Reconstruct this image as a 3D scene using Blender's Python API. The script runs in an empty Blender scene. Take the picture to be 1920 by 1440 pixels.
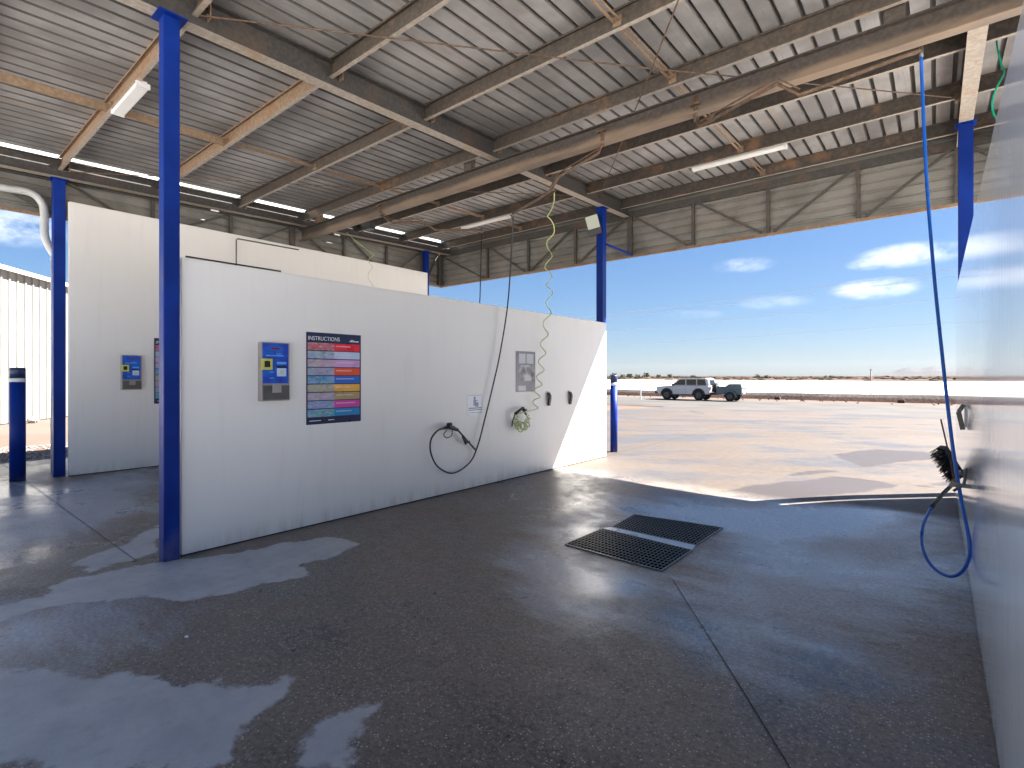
import bpy, bmesh, math, random
import numpy as np
from mathutils import Vector, Matrix
random.seed(7)
R = math.radians
sc = bpy.context.scene
# ------------------------------------------------------------------ camera
YAW = R(39.34); CAMZ = 1.6; F = 970.0; HY = 705.0
cam = bpy.data.cameras.new('camera'); cob = bpy.data.objects.new('camera', cam)
sc.collection.objects.link(cob); sc.camera = cob
cob.location = (0, 0, CAMZ); cob.rotation_euler = (R(90), 0, YAW)
cam.sensor_width = 36; cam.lens = F/1920*36; cam.shift_y = -(720-HY)/1920
cam.clip_start = 0.05; cam.clip_end = 20000
# ------------------------------------------------------------------ world
SUN = Vector((0.72, 0.72, 1.0)).normalized()
SUNEL = math.asin(SUN.z); SUNAZ = math.atan2(SUN.x, SUN.y)
w = bpy.data.worlds.new("World"); sc.world = w; w.use_nodes = True
nt = w.node_tree; N = nt.nodes; L = nt.links
bg = N['Background']; sky = N.new('ShaderNodeTexSky'); sky.sky_type = 'NISHITA'
sky.sun_disc = False; sky.sun_elevation = SUNEL; sky.sun_rotation = SUNAZ
sky.air_density = 1.0; sky.dust_density = 0.55; sky.ozone_density = 2.6
bg.inputs['Strength'].default_value = 0.05*.545
Fv = Vector((-math.sin(YAW), math.cos(YAW), 0)); Rv = Vector((math.cos(YAW), math.sin(YAW), 0)); Uv = Vector((0, 0, 1))
def ray(px, py): return Fv + Rv*((px-960)/F) + Uv*((HY-py)/F)
def atX(px, py, X): r = ray(px, py); return Vector((0, 0, CAMZ)) + r*(X/r.x)
def atY(px, py, Y): r = ray(px, py); return Vector((0, 0, CAMZ)) + r*(Y/r.y)
def atZ(px, py, Z): r = ray(px, py); return Vector((0, 0, CAMZ)) + r*((Z-CAMZ)/r.z)
def atD(px, py, d): return Vector((0, 0, CAMZ)) + ray(px, py)*d
# clouds: real sky directions
tcw = N.new('ShaderNodeTexCoord')
nz = N.new('ShaderNodeTexNoise'); nz.inputs['Scale'].default_value = 22; nz.inputs['Detail'].default_value = 8; nz.inputs['Roughness'].default_value = .62
mp = N.new('ShaderNodeMapping'); mp.inputs['Scale'].default_value = (1, 1, 1.7)
L.new(tcw.outputs['Generated'], mp.inputs['Vector']); L.new(mp.outputs['Vector'], nz.inputs['Vector'])
acc = None
for (px, py, rx, ry, amp) in ((1702, 478, 80, 22, 1.0), (1640, 541, 66, 19, 1.1), (1632, 493, 38, 13, .85), (1395, 497, 50, 14, .55),
                         (1450, 567, 60, 12, .3), (1300, 590, 50, 8, .25), (22, 425, 75, 34, .9), (-300, 330, 200, 60, 1), (2150, 420, 160, 50, 1)):
    d = ray(px, py).normalized(); side = Vector((d.y, -d.x, 0)).normalized(); up = side.cross(d)
    k = (ray(px, py).length)
    vs = []
    for ax, rr in ((side, rx/F/k), (up, ry/F/k)):
        dp = N.new('ShaderNodeVectorMath'); dp.operation = 'DOT_PRODUCT'; dp.inputs[1].default_value = ax/rr
        L.new(tcw.outputs['Generated'], dp.inputs[0])
        q = N.new('ShaderNodeMath'); q.operation = 'MULTIPLY'; L.new(dp.outputs['Value'], q.inputs[0]); L.new(dp.outputs['Value'], q.inputs[1]); vs.append(q)
    dpf = N.new('ShaderNodeVectorMath'); dpf.operation = 'DOT_PRODUCT'; dpf.inputs[1].default_value = d; L.new(tcw.outputs['Generated'], dpf.inputs[0])
    fr = N.new('ShaderNodeMath'); fr.operation = 'GREATER_THAN'; fr.inputs[1].default_value = 0.1; L.new(dpf.outputs['Value'], fr.inputs[0])
    s_ = N.new('ShaderNodeMath'); s_.operation = 'ADD'; L.new(vs[0].outputs[0], s_.inputs[0]); L.new(vs[1].outputs[0], s_.inputs[1])
    m1 = N.new('ShaderNodeMapRange'); m1.interpolation_type = 'SMOOTHSTEP'; m1.inputs['From Min'].default_value = 1.5; m1.inputs['From Max'].default_value = 0; m1.inputs['To Max'].default_value = amp
    L.new(s_.outputs[0], m1.inputs['Value'])
    m2 = N.new('ShaderNodeMath'); m2.operation = 'MULTIPLY'; L.new(m1.outputs[0], m2.inputs[0]); L.new(fr.outputs[0], m2.inputs[1])
    if acc is None: acc = m2
    else:
        mx = N.new('ShaderNodeMath'); mx.operation = 'MAXIMUM'; L.new(acc.outputs[0], mx.inputs[0]); L.new(m2.outputs[0], mx.inputs[1]); acc = mx
cn = N.new('ShaderNodeMath'); cn.operation = 'MULTIPLY_ADD'; cn.inputs[1].default_value = 2.2; cn.inputs[2].default_value = -0.75
L.new(nz.outputs['Fac'], cn.inputs[0])
cm = N.new('ShaderNodeMath'); cm.operation = 'MULTIPLY'; cm.use_clamp = True; L.new(cn.outputs[0], cm.inputs[0]); L.new(acc.outputs[0], cm.inputs[1])
cmix = N.new('ShaderNodeMix'); cmix.data_type = 'RGBA'; cmix.inputs['B'].default_value = (7.5, 7.6, 8, 1)
hs = N.new('ShaderNodeHueSaturation'); hs.inputs['Saturation'].default_value = 1.22
gmn = N.new('ShaderNodeGamma'); gmn.inputs['Gamma'].default_value = .67; L.new(sky.outputs[0], gmn.inputs['Color']); tn = N.new('ShaderNodeMix'); tn.data_type = 'RGBA'; tn.blend_type = 'MULTIPLY'; tn.inputs['Factor'].default_value = 1; tn.inputs['B'].default_value = (.80, .90, 1.10, 1); L.new(gmn.outputs[0], tn.inputs['A']); L.new(tn.outputs['Result'], hs.inputs['Color']); L.new(cm.outputs[0], cmix.inputs['Factor']); L.new(hs.outputs[0], cmix.inputs['A']); L.new(cmix.outputs['Result'], bg.inputs['Color'])
# ------------------------------------------------------------------ sun
sl = bpy.data.lights.new('sun', 'SUN'); sl.energy = 3.9; sl.angle = R(0.5); sl.color = (1, .955, .9)
so = bpy.data.objects.new('sun', sl); sc.collection.objects.link(so); so.rotation_euler = SUN.to_track_quat('Z', 'Y').to_euler(); so.location = (20, 20, 30)
vs_ = sc.view_settings; vs_.view_transform = 'Standard'; vs_.look = 'None'; vs_.exposure = 3.12; vs_.gamma = 1; vs_.use_curve_mapping = False
sc.render.engine = 'CYCLES'
try:
    sc.cycles.max_bounces = 10; sc.cycles.diffuse_bounces = 6; sc.cycles.glossy_bounces = 5
except Exception: pass
# ------------------------------------------------------------------ helpers
COL = sc.collection
def tag(o, label=None, cat=None, group=None, kind=None):
    if label: o['label'] = label
    if cat: o['category'] = cat
    if group: o['group'] = group
    if kind: o['kind'] = kind
    return o
def empty(name, loc=(0, 0, 0), label=None, cat=None, group=None, rz=0):
    o = bpy.data.objects.new(name, None); COL.objects.link(o); o.location = loc; o.rotation_euler = (0, 0, rz); o.empty_display_size = .2
    return tag(o, label, cat, group)
class MB:
    def __init__(s): s.bm = bmesh.new(); s.mi = 0
    def poly(s, pts):
        vs = [s.bm.verts.new(p) for p in pts]
        f = s.bm.faces.new(vs); f.material_index = s.mi; return f
    def box(s, a, b, mtx=None):
        x0, y0, z0 = a; x1, y1, z1 = b
        P = [Vector(p) for p in ((x0,y0,z0),(x1,y0,z0),(x1,y1,z0),(x0,y1,z0),(x0,y0,z1),(x1,y0,z1),(x1,y1,z1),(x0,y1,z1))]
        if mtx: P = [mtx @ p for p in P]
        vs = [s.bm.verts.new(p) for p in P]
        for q in ((3,2,1,0),(4,5,6,7),(0,1,5,4),(1,2,6,5),(2,3,7,6),(3,0,4,7)):
            f = s.bm.faces.new([vs[i] for i in q]); f.material_index = s.mi
        return s
    def bar(s, a, b, wd, ht, up=(0, 0, 1)):   # rectangular bar between two points
        a, b = Vector(a), Vector(b); d = (b-a); ln = d.length; d.normalize()
        sd = d.cross(Vector(up)).normalized(); u = sd.cross(d)
        m = Matrix((sd, d, u)).transposed().to_4x4(); m.translation = a
        return s.box((-wd/2, 0, -ht/2), (wd/2, ln, ht/2), m)
    def prism(s, prof, a, b, up=(0, 0, 1), caps=True, closed=True):  # profile (u along side, v along up) swept a->b
        a, b = Vector(a), Vector(b); d = (b-a).normalized(); sd = d.cross(Vector(up)).normalized(); u = sd.cross(d)
        A = [s.bm.verts.new(a+sd*p[0]+u*p[1]) for p in prof]; B = [s.bm.verts.new(b+sd*p[0]+u*p[1]) for p in prof]
        n = len(prof)
        for i in range(n if closed else n-1):
            j = (i+1) % n
            f = s.bm.faces.new((A[i], A[j], B[j], B[i])); f.material_index = s.mi
        if caps and closed:
            for q in (A[::-1], B):
                try: f = s.bm.faces.new(q); f.material_index = s.mi
                except Exception: pass
        return s
    def ibeam(s, a, b, wd, ht, tf=.012, tw=.01, up=(0, 0, 1)):
        h, w2, t = ht/2, wd/2, tw/2
        pr = [(-w2,-h),(w2,-h),(w2,-h+tf),(t,-h+tf),(t,h-tf),(w2,h-tf),(w2,h),(-w2,h),(-w2,h-tf),(-t,h-tf),(-t,-h+tf),(-w2,-h+tf)]
        return s.prism(pr, a, b, up)
    def cee(s, a, b, wd, ht, t=.006, lip=.02, flip=1, up=(0, 0, 1)):
        h = ht/2; f = flip
        pr = [(0,-h),(f*wd,-h),(f*wd,-h+lip),(f*(wd-t),-h+lip),(f*(wd-t),-h+t),(f*t,-h+t),(f*t,h-t),(f*(wd-t),h-t),(f*(wd-t),h-lip),(f*wd,h-lip),(f*wd,h),(0,h)]
        return s.prism(pr, a, b, up)
    def tube(s, pts, r, seg=8, cap=True, rs=None):
        pts = [Vector(p) for p in pts]; n = len(pts); rings = []
        t0 = (pts[1]-pts[0]).normalized(); nrm = t0.orthogonal().normalized()
        for i in range(n):
            t = (pts[min(i+1, n-1)]-pts[max(i-1, 0)])
            t = t.normalized() if t.length > 1e-9 else t0
            nrm = (nrm - t*nrm.dot(t)); nrm = nrm.normalized() if nrm.length > 1e-6 else t.orthogonal().normalized()
            bn = t.cross(nrm); rr = rs[i] if rs else r
            rings.append([s.bm.verts.new(pts[i]+nrm*rr*math.cos(2*math.pi*k/seg)+bn*rr*math.sin(2*math.pi*k/seg)) for k in range(seg)])
        for i in range(n-1):
            for k in range(seg):
                j = (k+1) % seg
                f = s.bm.faces.new((rings[i][k], rings[i][j], rings[i+1][j], rings[i+1][k])); f.smooth = True; f.material_index = s.mi
        if cap:
            f = s.bm.faces.new(rings[0][::-1]); f.material_index = s.mi; f = s.bm.faces.new(rings[-1]); f.material_index = s.mi
        return s
    def ico(s, c, r, sc_=(1, 1, 1), sub=1, jit=0):
        m = Matrix.Translation(c) @ Matrix.Diagonal((sc_[0], sc_[1], sc_[2], 1))
        g = bmesh.ops.create_icosphere(s.bm, subdivisions=sub, radius=r, matrix=m)
        for v in g['verts']:
            if jit: v.co += Vector((random.uniform(-1, 1), random.uniform(-1, 1), random.uniform(-1, 1)))*jit
            for f in v.link_faces: f.material_index = s.mi
        return s
    def build(s, name, mats, parent=None, bevel=0, loc=None):
        bmesh.ops.recalc_face_normals(s.bm, faces=s.bm.faces) if len(s.bm.faces) < 60000 else None
        me = bpy.data.meshes.new(name); s.bm.to_mesh(me); s.bm.free()
        for m in (mats if isinstance(mats, (list, tuple)) else [mats]): me.materials.append(m)
        o = bpy.data.objects.new(name, me); COL.objects.link(o)
        if parent: o.parent = parent; o.matrix_parent_inverse = parent.matrix_basis.inverted() if loc is None else Matrix()
        if loc is not None: o.location = loc
        if bevel:
            md = o.modifiers.new('bevel', 'BEVEL'); md.width = bevel; md.segments = 2; md.limit_method = 'ANGLE'; md.angle_limit = R(40)
        return o
def smooth_pts(pts, n=8):   # Catmull-Rom
    P = [Vector(p) for p in pts]; P = [P[0]*2-P[1]] + P + [P[-1]*2-P[-2]]; out = []
    for i in range(1, len(P)-2):
        for k in range(n):
            t = k/n; a, b, c, d = P[i-1], P[i], P[i+1], P[i+2]
            out.append(.5*((2*b)+(c-a)*t+(2*a-5*b+4*c-d)*t*t+(3*b-a-3*c+d)*t**3))
    out.append(P[-2]); return out
def text_mesh(name, body, size, mtx, mat, parent, width=None):
    cu = bpy.data.curves.new('lettering', 'FONT'); cu.body = body; cu.size = size; cu.extrude = .0008; cu.align_x = 'LEFT'
    o = bpy.data.objects.new('tmp', cu); COL.objects.link(o); dg = bpy.context.evaluated_depsgraph_get()
    me = bpy.data.meshes.new_from_object(o.evaluated_get(dg)); bpy.data.objects.remove(o); me.name = name
    if width:
        xs = [v.co.x for v in me.vertices]; k = width/max(1e-6, max(xs)-min(xs)); x0 = min(xs)
        for v in me.vertices: v.co.x = (v.co.x-x0)*k
    me.transform(mtx); me.materials.clear(); me.materials.append(mat)
    ob = bpy.data.objects.new(name, me); COL.objects.link(ob)
    if parent: ob.parent = parent; ob.matrix_parent_inverse = parent.matrix_basis.inverted()
    return ob
# ------------------------------------------------------------------ materials
class NT:
    def __init__(s, name):
        s.m = bpy.data.materials.new(name); s.m.use_nodes = True; s.t = s.m.node_tree; s.N = s.t.nodes; s.L = s.t.links
        s.p = s.N['Principled BSDF']; s.tc = s.N.new('ShaderNodeTexCoord')
        s.geo = s.N.new('ShaderNodeNewGeometry')
    def lk(s, a, b): s.L.new(a, b)
    def mapv(s, scale=(1, 1, 1), world=True, rot=(0, 0, 0)):
        m = s.N.new('ShaderNodeMapping'); m.inputs['Scale'].default_value = scale; m.inputs['Rotation'].default_value = rot
        s.lk(s.geo.outputs['Position'] if world else s.tc.outputs['Object'], m.inputs['Vector']); return m.outputs['Vector']
    def noise(s, scale, detail=4, rough=.55, vec=None, out='Fac', dist=0):
        n = s.N.new('ShaderNodeTexNoise'); n.inputs['Scale'].default_value = scale; n.inputs['Detail'].default_value = detail
        n.inputs['Roughness'].default_value = rough; n.inputs['Distortion'].default_value = dist
        s.lk(vec if vec is not None else s.geo.outputs['Position'], n.inputs['Vector']); return n.outputs[out]
    def voro(s, scale, vec=None, feature='F1'):
        n = s.N.new('ShaderNodeTexVoronoi'); n.feature = feature; n.inputs['Scale'].default_value = scale
        s.lk(vec if vec is not None else s.geo.outputs['Position'], n.inputs['Vector']); return n
    def ramp(s, fac, stops):
        r = s.N.new('ShaderNodeValToRGB'); e = r.color_ramp.elements
        while len(e) < len(stops): e.new(.5)
        for el, (p, c) in zip(e, stops): el.position = p; el.color = (*c, 1) if len(c) == 3 else c
        s.lk(fac, r.inputs['Fac']); return r.outputs['Color']
    def rng(s, v, a, b, c=0., d=1., smooth=True):
        m = s.N.new('ShaderNodeMapRange'); m.inputs['From Min'].default_value = a; m.inputs['From Max'].default_value = b
        m.inputs['To Min'].default_value = c; m.inputs['To Max'].default_value = d
        if smooth: m.interpolation_type = 'SMOOTHSTEP'
        s.lk(v, m.inputs['Value']); return m.outputs[0]
    def math(s, op, a, b=None, clamp=False):
        m = s.N.new('ShaderNodeMath'); m.operation = op; m.use_clamp = clamp
        for i, x in enumerate((a, b)):
            if x is None: continue
            if isinstance(x, (int, float)): m.inputs[i].default_value = x
            else: s.lk(x, m.inputs[i])
        return m.outputs[0]
    def mix(s, f, a, b, blend='MIX'):
        m = s.N.new('ShaderNodeMix'); m.data_type = 'RGBA'; m.blend_type = blend
        if isinstance(f, (int, float)): m.inputs['Factor'].default_value = f
        else: s.lk(f, m.inputs['Factor'])
        for k, x in (('A', a), ('B', b)):
            if isinstance(x, tuple): m.inputs[k].default_value = (*x[:3], 1)
            else: s.lk(x, m.inputs[k])
        return m.outputs['Result']
    def bump(s, h, strength=.2, dist=.01):
        b = s.N.new('ShaderNodeBump'); b.inputs['Strength'].default_value = strength; b.inputs['Distance'].default_value = dist
        s.lk(h, b.inputs['Height']); s.lk(b.outputs[0], s.p.inputs['Normal'])
    def attr(s, name):
        a = s.N.new('ShaderNodeAttribute'); a.attribute_name = name; return a
    def set(s, col=None, rough=None, metal=None, spec=None):
        for k, v in (('Base Color', col), ('Roughness', rough), ('Metallic', metal), ('Specular IOR Level', spec)):
            if v is None: continue
            if isinstance(v, tuple): s.p.inputs[k].default_value = (*v[:3], 1)
            elif isinstance(v, (int, float)): s.p.inputs[k].default_value = v
            else: s.lk(v, s.p.inputs[k])
        return s
def simple(name, col, rough=.5, metal=0, var=.12, sc_=6, spec=.5, bump=0):
    n = NT(name); f = n.noise(sc_, 5)
    a = tuple(c*(1-var) for c in col); b = tuple(min(1, c*(1+var)) for c in col)
    n.set(n.mix(n.rng(f, .3, .7), a, b), n.rng(f, .2, .8, rough*.85, min(1, rough*1.15)), metal, spec)
    if bump: n.bump(n.noise(sc_*8, 3), bump, .005)
    return n.m
M = {}
# galvanised roof sheeting
M['ribshade'] = simple('roof_sheet_rib_shade', (.17, .16, .15), .7)  # darker ribs: shade of the recesses put into the colour
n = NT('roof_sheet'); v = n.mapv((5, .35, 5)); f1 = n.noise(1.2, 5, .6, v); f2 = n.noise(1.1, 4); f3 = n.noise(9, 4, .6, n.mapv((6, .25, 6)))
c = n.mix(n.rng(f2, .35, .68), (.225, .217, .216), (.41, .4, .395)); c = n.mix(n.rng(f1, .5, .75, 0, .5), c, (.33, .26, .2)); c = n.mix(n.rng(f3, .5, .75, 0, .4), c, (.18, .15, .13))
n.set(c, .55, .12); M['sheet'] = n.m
n = NT('fascia_sheet'); f1 = n.noise(1, 5, .6, n.mapv((.4, .4, 5))); f2 = n.noise(1.4, 4)
c = n.mix(n.rng(f2, .35, .68), (.16, .155, .138), (.26, .25, .225)); c = n.mix(n.rng(f1, .5, .8, 0, .5), c, (.28, .2, .14)); n.set(c, .55, .12); M['fascia'] = n.m
def steel(name, a, b, rust, amt, rough=.65):
    n = NT(name); f = n.noise(2.2, 6, .62); g = n.noise(22, 4); h = n.noise(.8, 3)
    c = n.mix(n.rng(g, .35, .7), a, b); c = n.mix(n.math('MULTIPLY', n.rng(f, .52, .7), n.rng(h, .3, .6, amt*.4, amt), True), c, rust)
    n.set(c, rough, .05); n.bump(g, .12, .004); return n.m
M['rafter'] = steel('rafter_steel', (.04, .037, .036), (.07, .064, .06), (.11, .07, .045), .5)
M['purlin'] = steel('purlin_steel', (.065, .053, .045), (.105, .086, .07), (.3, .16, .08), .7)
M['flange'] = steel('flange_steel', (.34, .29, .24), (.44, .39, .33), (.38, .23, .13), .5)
M['rusty'] = steel('rusty_steel', (.22, .15, .1), (.32, .22, .14), (.24, .1, .04), 1.0, .8)
n = NT('gantry_steel'); z_ = n.N.new('ShaderNodeSeparateXYZ'); n.lk(n.geo.outputs['Position'], z_.inputs[0]); f = n.noise(1.0, 5, .6, n.mapv((.8, 1, 3))); g = n.noise(22, 4)
c = n.mix(n.rng(g, .35, .7), (.05, .042, .038), (.085, .068, .056)); n.set(n.mix(n.rng(n.math('ADD', z_.outputs['Z'], n.math('MULTIPLY', f, .16)), 4.87, 4.78), c, n.mix(n.rng(f, .4, .65), (.24, .175, .125), (.15, .115, .09))), .6, .05); M['gantry'] = n.m
M['pipe'] = steel('boom_pipe', (.085, .055, .036), (.16, .1, .065), (.2, .09, .04), .9)
M['truss'] = steel('truss_steel', (.06, .056, .05), (.095, .087, .078), (.17, .1, .06), .8)
M['galv'] = simple('galvanised_pipe', (.5, .5, .48), .45, .25)
n = NT('blue_paint'); f = n.noise(3, 5, .6); g = n.noise(60, 2); z = n.N.new('ShaderNodeSeparateXYZ'); n.lk(n.geo.outputs['Position'], z.inputs[0])
c = n.mix(n.rng(f, .3, .75), (.001, .02, .18), (.002, .03, .25)); dirt = n.math('MULTIPLY', n.rng(z.outputs['Z'], .35, 0), n.rng(f, .45, .7, 0, .55), True)
c = n.mix(dirt, c, (.16, .15, .15)); n.set(c, n.rng(f, .3, .7, .4, .55), 0, .2); n.bump(g, .04, .002); M['blue'] = n.m
M['navy'] = simple('navy_cap', (.012, .03, .09), .4)
M['white'] = simple('white_paint', (.72, .72, .72), .4, var=.04)
M['black'] = simple('black_rubber', (.02, .02, .022), .45)
M['blackp'] = simple('black_plastic', (.03, .03, .032), .35)
M['hoseblue'] = simple('blue_hose', (.005, .09, .42), .3, var=.05)
M['hosegreen'] = simple('yellow_green_hose', (.5, .58, .22), .35, var=.08)
M['hoseteal'] = simple('green_coil_hose', (.0, .36, .22), .3, var=.05)
M['steelb'] = simple('brushed_steel', (.13, .125, .12), .4, .5, var=.15, sc_=3)
M['pvc'] = simple('grey_pvc', (.55, .56, .54), .35, var=.06)
def wall_mat(name, base, rough, streak, bumps):
    n = NT(name); s1 = n.noise(1, 8, .68, n.mapv((7, 7, .8)), dist=.4); s2 = n.noise(1, 4, .6, n.mapv((40, 40, .7))); big = n.noise(.55, 3)
    z = n.N.new('ShaderNodeSeparateXYZ'); n.lk(n.geo.outputs['Position'], z.inputs[0])
    c = n.mix(n.rng(big, .3, .7), tuple(x*.95 for x in base), base)
    c = n.mix(n.math('MULTIPLY', n.rng(s1, .5, .78), streak, True), c, (.5, .48, .4))
    low = n.math('MULTIPLY', n.rng(z.outputs['Z'], .22, 0), n.rng(s1, .35, .7, .05, .5), True); c = n.mix(low, c, (.42, .38, .33))
    n.set(c, rough if isinstance(rough, float) else n.rng(s2, .3, .7, *rough), 0, .5); n.bump(s2, bumps, .004); return n.m
M['wall'] = wall_mat('white_wall_panel', (.84, .82, .79), .4, .14, .02)
M['wallgloss'] = wall_mat('glossy_wall_panel', (.84, .89, .94), (.03, .08), .1, .14)
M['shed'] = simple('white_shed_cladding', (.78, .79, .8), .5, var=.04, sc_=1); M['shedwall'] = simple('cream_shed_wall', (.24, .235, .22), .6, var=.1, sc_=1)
M['dark'] = simple('dark_joint', (.03, .03, .03), .8); M['pit'] = simple('drain_pit', (.004, .004, .004), .9, spec=.05)
M['dirt'] = None
# ------------------------------------------------------------------ ground
GR = [atZ(*p, -.09) for p in ((1060, 1021), (1240, 1071), (1355, 990), (1190, 965))]   # outer corners of the drain
GC = sum(GR, Vector())/4
def sstep(a, b, x):
    t = np.clip((x-a)/(b-a), 0, 1); return t*t*(3-2*t)
def H(x, y):      # ground height: slab dips to the drain, land falls gently away
    x = np.asarray(x, float); y = np.asarray(y, float)
    r = np.sqrt(((x-GC.x)/3.0)**2+((y-GC.y)/3.8)**2)
    h = -.09*(1-sstep(0.18, 1.0, r))
    h = h - .4*sstep(13, 38, y) - .4*sstep(-60, -140, x) * 0
    return h
def Hs(x, y): return float(H(x, y))
def axis(parts):
    out = []
    for a, b, s in parts:
        n_ = max(1, int(round((b-a)/s))); out += list(np.linspace(a, b, n_, endpoint=False))
    out.append(parts[-1][1]); return np.array(out)
def sheet(name, xs, ys, mat, dz=0, fields=None, hf=None):
    X, Y = np.meshgrid(xs, ys); Z = (hf or H)(X, Y)+dz; nx, ny = len(xs), len(ys)
    co = np.stack([X, Y, Z], -1).reshape(-1, 3).astype(np.float32)
    i = np.arange(nx*ny).reshape(ny, nx); q = np.stack([i[:-1, :-1], i[:-1, 1:], i[1:, 1:], i[1:, :-1]], -1).reshape(-1, 4)
    me = bpy.data.meshes.new(name); me.vertices.add(len(co)); me.vertices.foreach_set('co', co.ravel())
    me.loops.add(q.size); me.loops.foreach_set('vertex_index', q.ravel().astype(np.int32))
    me.polygons.add(len(q)); me.polygons.foreach_set('loop_start', np.arange(0, q.size, 4, dtype=np.int32)); me.polygons.foreach_set('loop_total', np.full(len(q), 4, np.int32))
    me.update(calc_edges=True); me.polygons.foreach_set('use_smooth', np.ones(len(q), bool)); me.materials.append(mat)
    if fields:
        for k, fn in fields.items():
            a = me.attributes.new(k, 'FLOAT', 'POINT'); a.data.foreach_set('value', fn(X, Y).ravel().astype(np.float32))
    o = bpy.data.objects.new(name, me); COL.objects.link(o); return o
def sdf(poly, X, Y):    # signed distance, positive inside
    P = np.array(poly)[:, :2]; d = np.full(X.shape, 1e9); ins = np.zeros(X.shape, bool)
    for i in range(len(P)):
        a, b = P[i], P[(i+1) % len(P)]; e = b-a; wx, wy = X-a[0], Y-a[1]
        t = np.clip((wx*e[0]+wy*e[1])/(e@e), 0, 1); d = np.minimum(d, (wx-t*e[0])**2+(wy-t*e[1])**2)
        c = ((a[1] > Y) != (b[1] > Y)) & (X < (b[0]-a[0])*(Y-a[1])/(b[1]-a[1]+1e-12)+a[0]); ins ^= c
    d = np.sqrt(d); return np.where(ins, d, -d)
def W(pts, z=0): return [tuple(atZ(x, y, z))[:2] for x, y in pts]
DRY = [W(p) for p in (
    [(-120,1262),(0,1257),(165,1257),(200,1272),(240,1265),(280,1270),(310,1282),(420,1275),(450,1287),(500,1287),(505,1270),(530,1260),(555,1272),(545,1290),(515,1315),(500,1335),(460,1357),(420,1440),(-120,1440)],
    [(575,1357),(640,1335),(725,1313),(720,1325),(690,1357),(650,1440),(540,1440)],
    [(95,1100),(180,1078),(298,1052),(340,1048),(420,1040),(560,1012),(625,1005),(670,1020),(625,1045),(560,1060),(580,1080),(500,1095),(440,1112),(350,1120),(230,1123),(115,1132),(95,1120)],
    [(-80,1150),(20,1130),(88,1108),(105,1133),(40,1150),(-80,1190)],
    [(120,1060),(230,1020),(297,985),(297,1035),(180,1070)])]
PUD = [W(p) for p in (
    [(-150,1200),(0,1170),(60,1160),(130,1142),(150,1150),(100,1180),(60,1210),(30,1245),(-150,1250)],
    [(-100,1080),(0,1050),(60,1028),(150,1015),(145,1025),(100,1045),(0,1075)],
    [(-60,905),(20,902),(95,910),(100,926),(0,936),(-60,940)],
    [(1030,975),(1120,962),(1130,990),(1060,1018),(1180,1075),(1230,1078),(1205,1105),(1120,1110),(1040,1090),(985,1040)],
    [(1140,935),(1330,935),(1500,945),(1700,940),(1720,965),(1600,1000),(1420,1005),(1350,985),(1180,960)])]
DAMP = [W(p, -.03) for p in (
    [(1160,948),(1330,926),(1400,914),(1500,905),(1560,896),(1625,902),(1690,914),(1620,928),(1500,936),(1380,945)],
    [(1478,895),(1500,887),(1560,883),(1575,886),(1530,893)],
    [(1715,915),(1785,905),(1785,915),(1740,917)],
    [(1560,855),(1640,845),(1740,850),(1780,862),(1700,868),(1620,880),(1590,868)])]
SHEEN = [W(p, -.05) for p in (  # areas where sky sheen is painted into the floor colour
    [(1170,932),(1400,942),(1790,938),(1800,1060),(1815,1150),(1700,1160),(1560,1230),(1400,1270),(1290,1190),(1245,1095),(1345,1015),(1200,962)],
    [(1010,985),(1120,950),(1135,990),(1060,1022),(1240,1075),(1200,1130),(1100,1180),(1020,1120),(960,1050)],
    [(-100,905),(100,915),(290,880),(295,960),(180,1000),(60,1040),(-100,1080)],
    [(-80,1170),(60,1150),(230,1135),(260,1190),(200,1240),(60,1262),(-80,1262)])]
def f_sheen(X, Y): return np.clip(.5+np.maximum.reduce([sdf(p, X, Y) for p in SHEEN])/1.5, 0, 1)
def f_dry(X, Y): return np.clip(.5+np.maximum.reduce([sdf(p, X, Y) for p in DRY])/.8, 0, 1)
def f_pud(X, Y): return np.clip(.5+np.maximum.reduce([sdf(p, X, Y) for p in PUD])/1.0, 0, 1)
def f_damp(X, Y): return np.clip(.5+np.maximum.reduce([sdf(p, X, Y) for p in DAMP])/1.4, 0, 1)
def f_bay(X, Y):
    return (1-sstep(6.9, 8.3, Y))*sstep(-4.5, -2.5, Y)*(1-sstep(1.6, 3, X))
def f_bay_(X, Y): # 1 under the canopy (wet, worn to the aggregate), 0 on the open apron
    return 1-sstep(6.9, 8.3, Y+.55*np.clip(X+5, 0, 5)/5*1.0*0 - .0*X)
def rotstretch(n):
    a = n.mapv((1, 1, 1), rot=(0, 0, -YAW)); m = n.N.new('ShaderNodeMapping'); m.inputs['Scale'].default_value = (.13, .6, 1); n.lk(a, m.inputs['Vector']); return m.outputs['Vector']
n = NT('bay_concrete')
dry, pud, damp, bay = (n.attr(k).outputs['Fac'] for k in ('dry', 'puddle', 'damp', 'bay'))
nb = n.noise(2.6, 7, .62); nf = n.noise(11, 5, .6); nl = n.noise(.45, 4, .55); nst = n.noise(1.0, 6, .6, rotstretch(n))
drym = n.rng(n.math('ADD', dry, n.math('MULTIPLY', n.math('SUBTRACT', nb, .5), .5)), .48, .53)
baym = n.rng(n.math('ADD', bay, n.math('MULTIPLY', n.math('SUBTRACT', nl, .5), .9)), .3, .75)
agg = n.voro(80); aggc = n.N.new('ShaderNodeSeparateColor'); n.lk(agg.outputs['Color'], aggc.inputs[0])
grain = n.noise(38, 7, .85); grain2 = n.noise(7, 7, .7)
stone = n.math('MULTIPLY', n.rng(aggc.outputs[0], .62, .9), n.rng(agg.outputs['Distance'], .5, .2), True)
agg2 = n.voro(38); agg2c = n.N.new('ShaderNodeSeparateColor'); n.lk(agg2.outputs['Color'], agg2c.inputs[0])
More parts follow.
